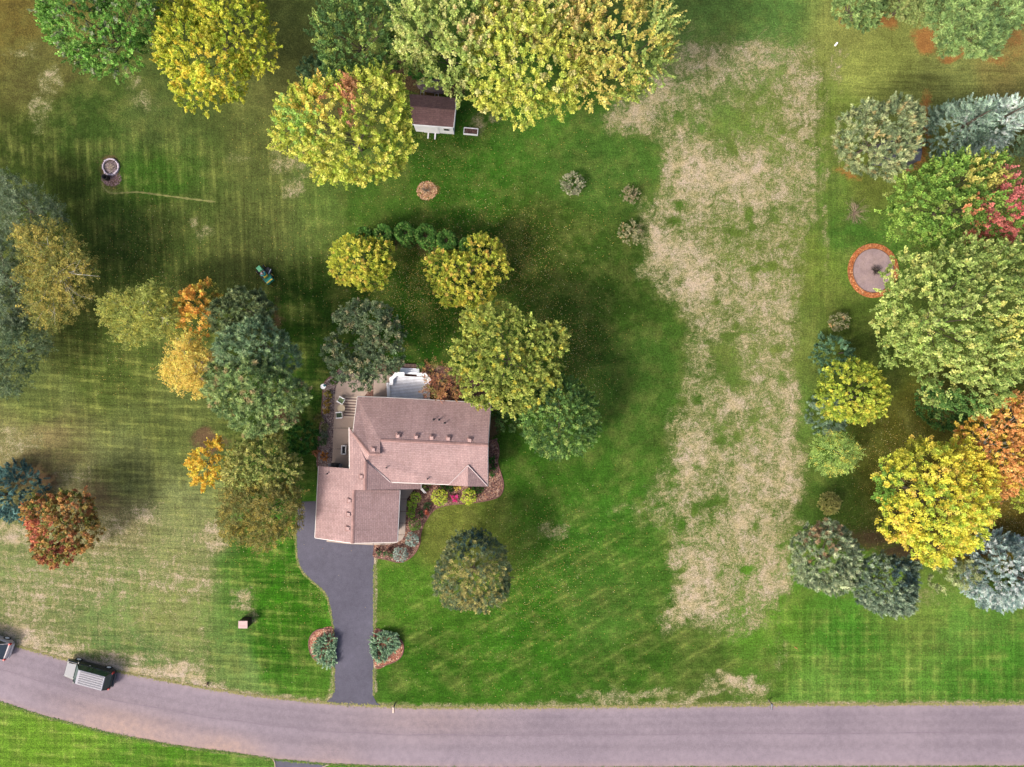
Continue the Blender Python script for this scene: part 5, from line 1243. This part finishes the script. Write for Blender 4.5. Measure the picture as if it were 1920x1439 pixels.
# riding mower and its driver
mw = P(499, 516); MR = math.radians(-50)      # +x of the mower's frame points from hood to rear catcher
mo = empty('riding_mower', mw, MR, label='green riding lawn mower with yellow trim on the back lawn', cat='lawn mower')
MB().box((-.62, 0, .68), (.62, .46, .34), taper=.9).build('hood', worn('mint_green_paint', alb(140, 244, 176), .35, .1), mo, bevel=.05)
MB().box((-.05, 0, .38), (1.5, .42, .2)).build('frame', BLACK, mo, bevel=.02)
MB().box((-.1, .12, .22), (.62, 1.18, .16)).build('mower_deck', BLACK, mo, bevel=.04)
MB().box((.05, .55, .30), (.08, .5, .05), .4).build('discharge_guard', worn('grey_guard', (.5, .5, .55)), mo)
MB().box((.16, 0, .62), (.36, .42, .1)).build('seat', YELLOWPAINT, mo, bevel=.04)
MB().box((.36, 0, .80), (.08, .42, .34)).build('seat_back', YELLOWPAINT, mo, bevel=.03)
MB().box((.48, 0, .52), (.45, .85, .16)).build('rear_fender', worn('teal_paint', alb(40, 150, 120), .4, .1), mo, bevel=.05)
MB().box((.84, 0, .66), (.44, .80, .40), taper=.92).build('grass_catcher', worn('catcher_green', alb(40, 190, 170), .45, .1), mo, bevel=.06)
MB().box((.92, 0, .875), (.12, .66, .03)).build('yellow_stripe', YELLOWPAINT, mo)
mb = MB(); mb.tube([(-.22 + .16 * math.cos(a_ / 2), .16 * math.sin(a_ / 2), .98) for a_ in range(13)], .018, 5); sw = mb.build('steering_wheel', BLACK, mo)
MB().tube([(-.4, 0, .7), (-.22, 0, .98)], .02, 5).build('steering_column', BLACK, mo)
for (x_, rr) in ((-.68, .19), (.45, .27)):
    for s_ in (-1, 1):
        mb = MB(); n = 16
        vs = [(x_ + rr * math.cos(2 * math.pi * j / n), s_ * .42 + q_, rr + rr * math.sin(2 * math.pi * j / n)) for q_ in (-.09, .09) for j in range(n)]
        mb.add(vs, [(j, (j + 1) % n, n + (j + 1) % n, n + j) for j in range(n)] + [tuple(range(n)), tuple(reversed(range(n, 2 * n)))]); wh = mb.build('wheel', RUBBER, mo)
        MB().box((x_, s_ * .52, rr), (rr, .03, rr)).build('rim', YELLOWPAINT, wh, bevel=.05)
# driver: one continuous skinned figure in sitting pose
pe = empty('person', mw, MR, label='person in a teal shirt and white cap driving the green mower', cat='person')
J = [(.16, 0, .72), (.17, 0, .92), (.14, 0, 1.16), (.12, 0, 1.24), (.10, 0, 1.33), (.09, 0, 1.44),
     (.13, .18, 1.14), (.0, .26, .97), (-.18, .15, 1.0), (.13, -.18, 1.14), (.0, -.26, .97), (-.18, -.15, 1.0),
     (.14, .11, .70), (-.26, .17, .74), (-.36, .2, .42), (-.50, .21, .40), (.14, -.11, .70), (-.26, -.17, .74), (-.36, -.2, .42), (-.50, -.21, .40)]
E_ = [(0, 1), (1, 2), (2, 3), (3, 4), (4, 5), (2, 6), (6, 7), (7, 8), (2, 9), (9, 10), (10, 11), (0, 12), (12, 13), (13, 14), (14, 15), (0, 16), (16, 17), (17, 18), (18, 19)]
RD = [.15, .14, .15, .06, .085, .09, .065, .045, .032, .065, .045, .032, .095, .07, .045, .04, .095, .07, .045, .04]
def skinned(nm, pts, ed, rad, mat, par, sub=2):
    me_ = bpy.data.meshes.new(nm); me_.from_pydata(pts, ed, []); me_.materials.append(mat)
    o = bpy.data.objects.new(nm, me_); COL.objects.link(o); o.parent = par
    m_ = o.modifiers.new('skin', 'SKIN'); m_.use_smooth_shade = True
    for i, v in enumerate(me_.skin_vertices[0].data): v.radius = (rad[i], rad[i]); v.use_root = (i == 0)
    s2 = o.modifiers.new('sub', 'SUBSURF'); s2.levels = sub; s2.render_levels = sub
    return o
tp = NT('person_cloth_and_skin')
xyz = tp.n('ShaderNodeSeparateXYZ'); tp.l(tp.obj(), xyz.inputs[0])
skinc = (.45, .26, .18); shirt = alb(90, 220, 220); jeans = (.05, .07, .13)
cc = tp.mix(tp.rng(xyz.outputs[2], .77, .79), jeans, shirt); cc = tp.mix(tp.rng(xyz.outputs[2], 1.21, 1.23), cc, skinc); cc = tp.mix(tp.math('MULTIPLY', tp.rng(xyz.outputs[0], -.03, -.06), tp.rng(xyz.outputs[2], .88, .9)), cc, skinc)
body_p = skinned('body', J, E_, RD, tp.fin(cc, .8), pe)
for s_ in (-1, 1):
    pts = [(-.18, s_ * .15, 1.0)]; ed = []; rad = [.028]
    for f in range(5):
        b_ = len(pts); a_ = (f - 1.5) * .012
        if f < 4:
            pts += [(-.215, s_ * .15 + a_, 1.005), (-.245, s_ * .15 + a_, 1.005 - .004 * f), (-.25, s_ * .15 + a_, .975)]
        else:
            pts += [(-.19, s_ * .15 - s_ * .03, 1.0), (-.21, s_ * .15 - s_ * .045, .995), (-.225, s_ * .15 - s_ * .045, .985)]
        ed += [(0, b_), (b_, b_ + 1), (b_ + 1, b_ + 2)]; rad += [.010, .009, .008]
    skinned('hand', pts, ed, rad, worn('skin', skinc, .6, .1), pe, 1)
MB().lathe((.09, 0, 1.44), [(.105, 0), (.11, .04), (.095, .09), (.05, .125), (.01, .13)], 16).build('cap', worn('white_cap', alb(238, 226, 222), .8, .1), pe, smooth=True)
MB().box((-.04, 0, 1.45), (.12, .16, .015)).build('cap_peak', worn('cap_peak', alb(236, 190, 180), .8, .1), pe)
MB().box((-.005, 0, 1.38), (.035, .025, .04)).build('nose', worn('skin_face', skinc, .6, .1), pe, bevel=.008)
for s_ in (-1, 1): MB().lathe((.0, s_ * .035, 1.40), [(.004, 0), (.011, .008), (.004, .016)], 8).build('eye', BLACK, pe)

# ------------------------------------------------------------------ patio furniture and little things
def chair(label, x_, y_, rz, cush):
    e = empty('patio_chair', P(x_, y_, .06), rz, label, 'chair', 'patio chairs')
    for sx in (-.27, .27):
        for sy in (-.25, .25): MB().box((sx, sy, .2), (.05, .05, .4)).build('leg', WHITE, e)
        MB().box((sx, 0, .60), (.09, .6, .04)).build('armrest', WHITE, e)
    MB().box((0, 0, .40), (.56, .56, .05)).build('seat', WHITE, e)
    MB().box((0, .01, .46), (.48, .48, .09)).build('seat_cushion', cush, e, bevel=.03)
    for i in range(5): MB().box((-.22 + .11 * i, -.33, .68), (.09, .04, .58), rx=.3).build('back_slat', WHITE, e)
    MB().box((0, -.27, .68), (.46, .09, .44), rx=.3).build('back_cushion', cush, e, bevel=.03)
    return e
CUSH = worn('green_cushion', alb(140, 160, 116), .9, .15); CUSH2 = worn('dark_green_cushion', alb(92, 112, 84), .9, .15)
chair('patio chair with pale green cushion, upper of the two by the striped rug', 641, 750.5, math.radians(60), CUSH)
chair('patio chair with dark green cushion, lower of the two by the striped rug', 637.5, 778.5, math.radians(95), CUSH2)
tb = empty('side_table', P(642, 766, .06), label='small round cream table between the two patio chairs', cat='table')
MB().lathe((0, 0, 0), [(.37, .46), (.38, .48), (.38, .5), (.36, .51), (.01, .51)], 24).build('table_top', worn('cream_top', alb(240, 220, 186), .6, .08), tb)
MB().lathe((0, 0, 0), [(.2, 0), (.18, .03), (.04, .05), (.04, .47)], 12).build('pedestal', WHITE, tb)
rug = empty('striped_rug', P(659, 764, .066), rz0, label='striped tan and grey rug beside the patio chairs at the wall', cat='rug')
st1 = worn('rug_cream', alb(250, 228, 208), .95, .1); st2 = worn('rug_grey', alb(150, 124, 122), .95, .1)
for i in range(15):
    MB().box((0, .95 - i * .136, .012), (1.35, .136, .018)).build('stripe', st1 if i % 2 == 0 else st2, rug)
gr = empty('barbecue_grill', P(631, 872, .06), rz0, label='black covered barbecue grill in the patio corner', cat='grill')
MB().box((0, 0, .35), (.8, .4, .6)).build('cabinet', BLACK, gr, bevel=.03); MB().box((0, 0, .8), (.62, .44, .28), taper=.75).build('lid', BLACK, gr, bevel=.06)
for s_ in (-1, 1): MB().box((s_ * .52, 0, .64), (.3, .36, .04)).build('side_shelf', worn('grey_shelf', (.12, .12, .14)), gr)
ww = empty('window_well', P(646, 843.5, 0), rz0, label='white framed window well against the west wall', cat='window well')
for (a_, b_, c_, d_) in ((-.2, 0, .08, .85), (.2, 0, .06, .85), (0, .4, .4, .08), (0, -.4, .4, .08)): MB().box((a_, b_, .22), (c_, d_, .44)).build('frame_side', WHITE, ww)
MB().box((0, 0, .07), (.34, .74, .02)).build('well_floor', BLACK, ww)
bb = empty('bird_bath', P(609, 725, 0), label='white and teal birdbath at the edge of the rock bed', cat='birdbath')
MB().lathe((0, 0, 0), [(.14, 0), (.06, .08), (.05, .5), (.24, .6), (.26, .64), (.22, .63), (.01, .59)], 16).build('basin', WHITE, bb, smooth=True)
MB().lathe((.12, .1, 0), [(.12, .3), (.13, .62), (.02, .72)], 10).build('ornament', worn('teal_glaze', (.03, .16, .2)), bb)
ub = empty('utility_box', P(464, 1164, 0), label='pinkish square utility box on the lawn west of the driveway', cat='utility box')
MB().box((0, 0, .62), (.86, .70, 1.24)).build('cabinet', worn('brown_cabinet', alb(64, 40, 38), .7, .2), ub, bevel=.02)
MB().box((0, 0, 1.27), (.88, .72, .07)).build('lid', worn('pink_lid', alb(226, 190, 186), .6, .1), ub, bevel=.015)
MB().box((0, -.12, 1.31), (.5, .03, .015)).build('handle_slot', worn('lid_seam', alb(190, 150, 160)), ub)
def mailbox(label, x_, y_, col):
    e = empty('mailbox', P(x_, y_, 0), label=label, cat='mailbox')
    MB().box((0, 0, .5), (.1, .1, 1.0)).build('post', WOOD, e); MB().box((0, -.18, .98), (.08, .5, .06)).build('bracket', WOOD, e)
    mb = MB(); k = 10; vs = []
    for y0 in (.08, -.44):
        vs += [(.1 * math.cos(math.pi * j / (k - 1)), y0, 1.1 + .1 * math.sin(math.pi * j / (k - 1))) for j in range(k)] + [(-.1, y0, 1.0), (.1, y0, 1.0)]
    n = k + 2; mb.add(vs, [(j, (j + 1) % n, n + (j + 1) % n, n + j) for j in range(n)] + [tuple(reversed(range(n))), tuple(range(n, 2 * n))]); mb.build('box', col, e)
    MB().box((0, -.45, 1.1), (.19, .02, .18)).build('door', col, e)
    MB().box((.115, -.25, 1.18), (.015, .04, .14)).build('flag', REDGLASS, e)
mailbox('white mailbox on a wooden post right of the driveway mouth', 741, 1319, worn('cream_box', alb(236, 214, 196), .5, .1))
mailbox('dark metal mailbox near the lower right road edge', 1440.5, 1313, worn('dark_box', (.10, .10, .12), .35, .2, metal=.4))
mk = empty('white_marker', P(1567, 84, 0), math.radians(50), label='small white box lying on the lawn at the top right', cat='box')
MB().box((0, 0, .12), (.36, .17, .22), taper=.9).build('cover', WHITE, mk, bevel=.02)
tw = empty('toy_bone', P(1492, 1215, 0), -.6, label='small orange brown stick on the lower right lawn', cat='stick')
MB().tube([(-.2, 0, .04), (0, .01, .05), (.2, 0, .04)], [.03, .04, .03], 6).build('stick_body', worn('orange_wood', alb(220, 150, 90)), tw)

# ------------------------------------------------------------------ fallen leaves
r = np.random.default_rng(77)
src = [(800, 510, 60, 1500), (940, 480, 70, 1800), (760, 560, 80, 1500), (990, 540, 90, 1500), (1070, 640, 60, 1200), (1080, 720, 50, 700), (860, 590, 60, 800), (1000, 1060, 90, 1300), (900, 1200, 200, 900), (1100, 1100, 150, 900), (690, 310, 120, 700), (820, 260, 70, 700), (950, 270, 120, 700), (1680, 860, 70, 1500), (1690, 950, 50, 900), (1880, 990, 50, 1400), (1640, 990, 60, 600), (250, 480, 90, 700), (300, 560, 80, 500), (200, 650, 80, 500), (520, 250, 60, 250), (480, 1000, 60, 500), (430, 900, 50, 400), (600, 1100, 60, 200), (850, 440, 80, 700), (1500, 1200, 200, 200), (650, 560, 100, 500), (540, 500, 100, 400), (1120, 420, 120, 400), (1800, 1180, 150, 250), (150, 1040, 60, 200), (600, 1020, 300, 500), (1720, 460, 60, 200)]
pts = np.concatenate([r.normal(size=(n, 2)) * s_ * .75 + [x_, y_] for x_, y_, s_, n in [(a, b, c, int(d * .72)) for a, b, c, d in src]])
dd = sdf(DRIVE, pts[:, 0], pts[:, 1]); okk = ((dd < 0) | (r.random(len(dd)) < .05)) & (pline(ROAD_TOP, pts[:, 0], pts[:, 1]) > 3) & (pts[:, 1] < 1310)
okk &= sdf([(590, 740), (925, 755), (918, 912), (750, 920), (745, 1020), (590, 1012)], pts[:, 0], pts[:, 1]) < 0
pts = pts[okk]; n = len(pts)
C = np.stack([(pts[:, 0] - 960) / PXM, (719.5 - pts[:, 1]) / PXM, np.full(n, .04)], -1)
A = unit(r.normal(size=(n, 3)) * [1, 1, .25]); N = unit(np.array([0, 0, 1.]) + r.normal(size=(n, 3)) * .35)
V, F = cards(C, A, N, r.uniform(.05, .10, n), r.uniform(.04, .08, n))
cols = np.array([lin(c) for c in [(224, 204, 110), (214, 180, 90), (190, 140, 84), (230, 220, 170), (170, 120, 80)]])[r.choice(5, n, p=[.3, .25, .15, .15, .15])] / GAIN
fl = raw_mesh('fallen_leaves', V, F, TINT, tint=cols)
tag(fl, 'yellow and tan fallen leaves sprinkled over the lawns', 'leaves', kind='stuff')

# short grass tufts that break the outline of the roads and drives
def tufts(name, lines, n, width, cols, seed, label):
    r = np.random.default_rng(seed); Cs = []
    tot = sum(math.dist(a_, b_) for ln in lines for a_, b_ in zip(ln[:-1], ln[1:]))
    for ln in lines:
        for a_, b_ in zip(ln[:-1], ln[1:]):
            k = int(n * math.dist(a_, b_) / tot)
            if k < 1: continue
            t_ = r.random(k)[:, None]; q = np.array(a_) * (1 - t_) + np.array(b_) * t_ + r.normal(size=(k, 2)) * width
            Cs.append(q)
    q = np.concatenate(Cs); q = q[(q[:, 0] > -80) & (q[:, 0] < 2000)]; n = len(q)
    C = np.stack([(q[:, 0] - 960) / PXM, (719.5 - q[:, 1]) / PXM, np.full(n, .03)], -1)
    A = unit(r.normal(size=(n, 3)) * [1, 1, .1]); N = unit(np.array([0, 0, 1.]) + r.normal(size=(n, 3)) * .3)
    V, F = cards(C, A, N, r.uniform(.10, .22, n), r.uniform(.04, .1, n), 'tri')
    cl = np.array([lin(c) for c in cols])[r.integers(0, len(cols), n)] / GAIN
    tag(raw_mesh(name, V, F, TINT, tint=cl), label, 'grass', kind='stuff')
tufts('verge_grass', [ROAD_TOP[3:16]], 7000, 1.6, [(176, 170, 104), (140, 150, 76), (190, 176, 120)], 5, 'dry short grass fringing the north side of the road')
tufts('verge_grass', [[(a_, b_ + 1) for a_, b_ in ROAD_BOT[3:16]]], 7000, 1.2, [(96, 134, 44), (70, 112, 34), (150, 160, 80)], 6, 'green short grass fringing the south side of the road')
tufts('verge_grass', [DRIVE[1:13], [(701.5, 1060), (701.5, 1180)], [(701, 1255), (701, 1304)]], 2500, .9, [(150, 160, 84), (96, 136, 44), (180, 170, 110)], 7, 'grass fringing the driveway edges')
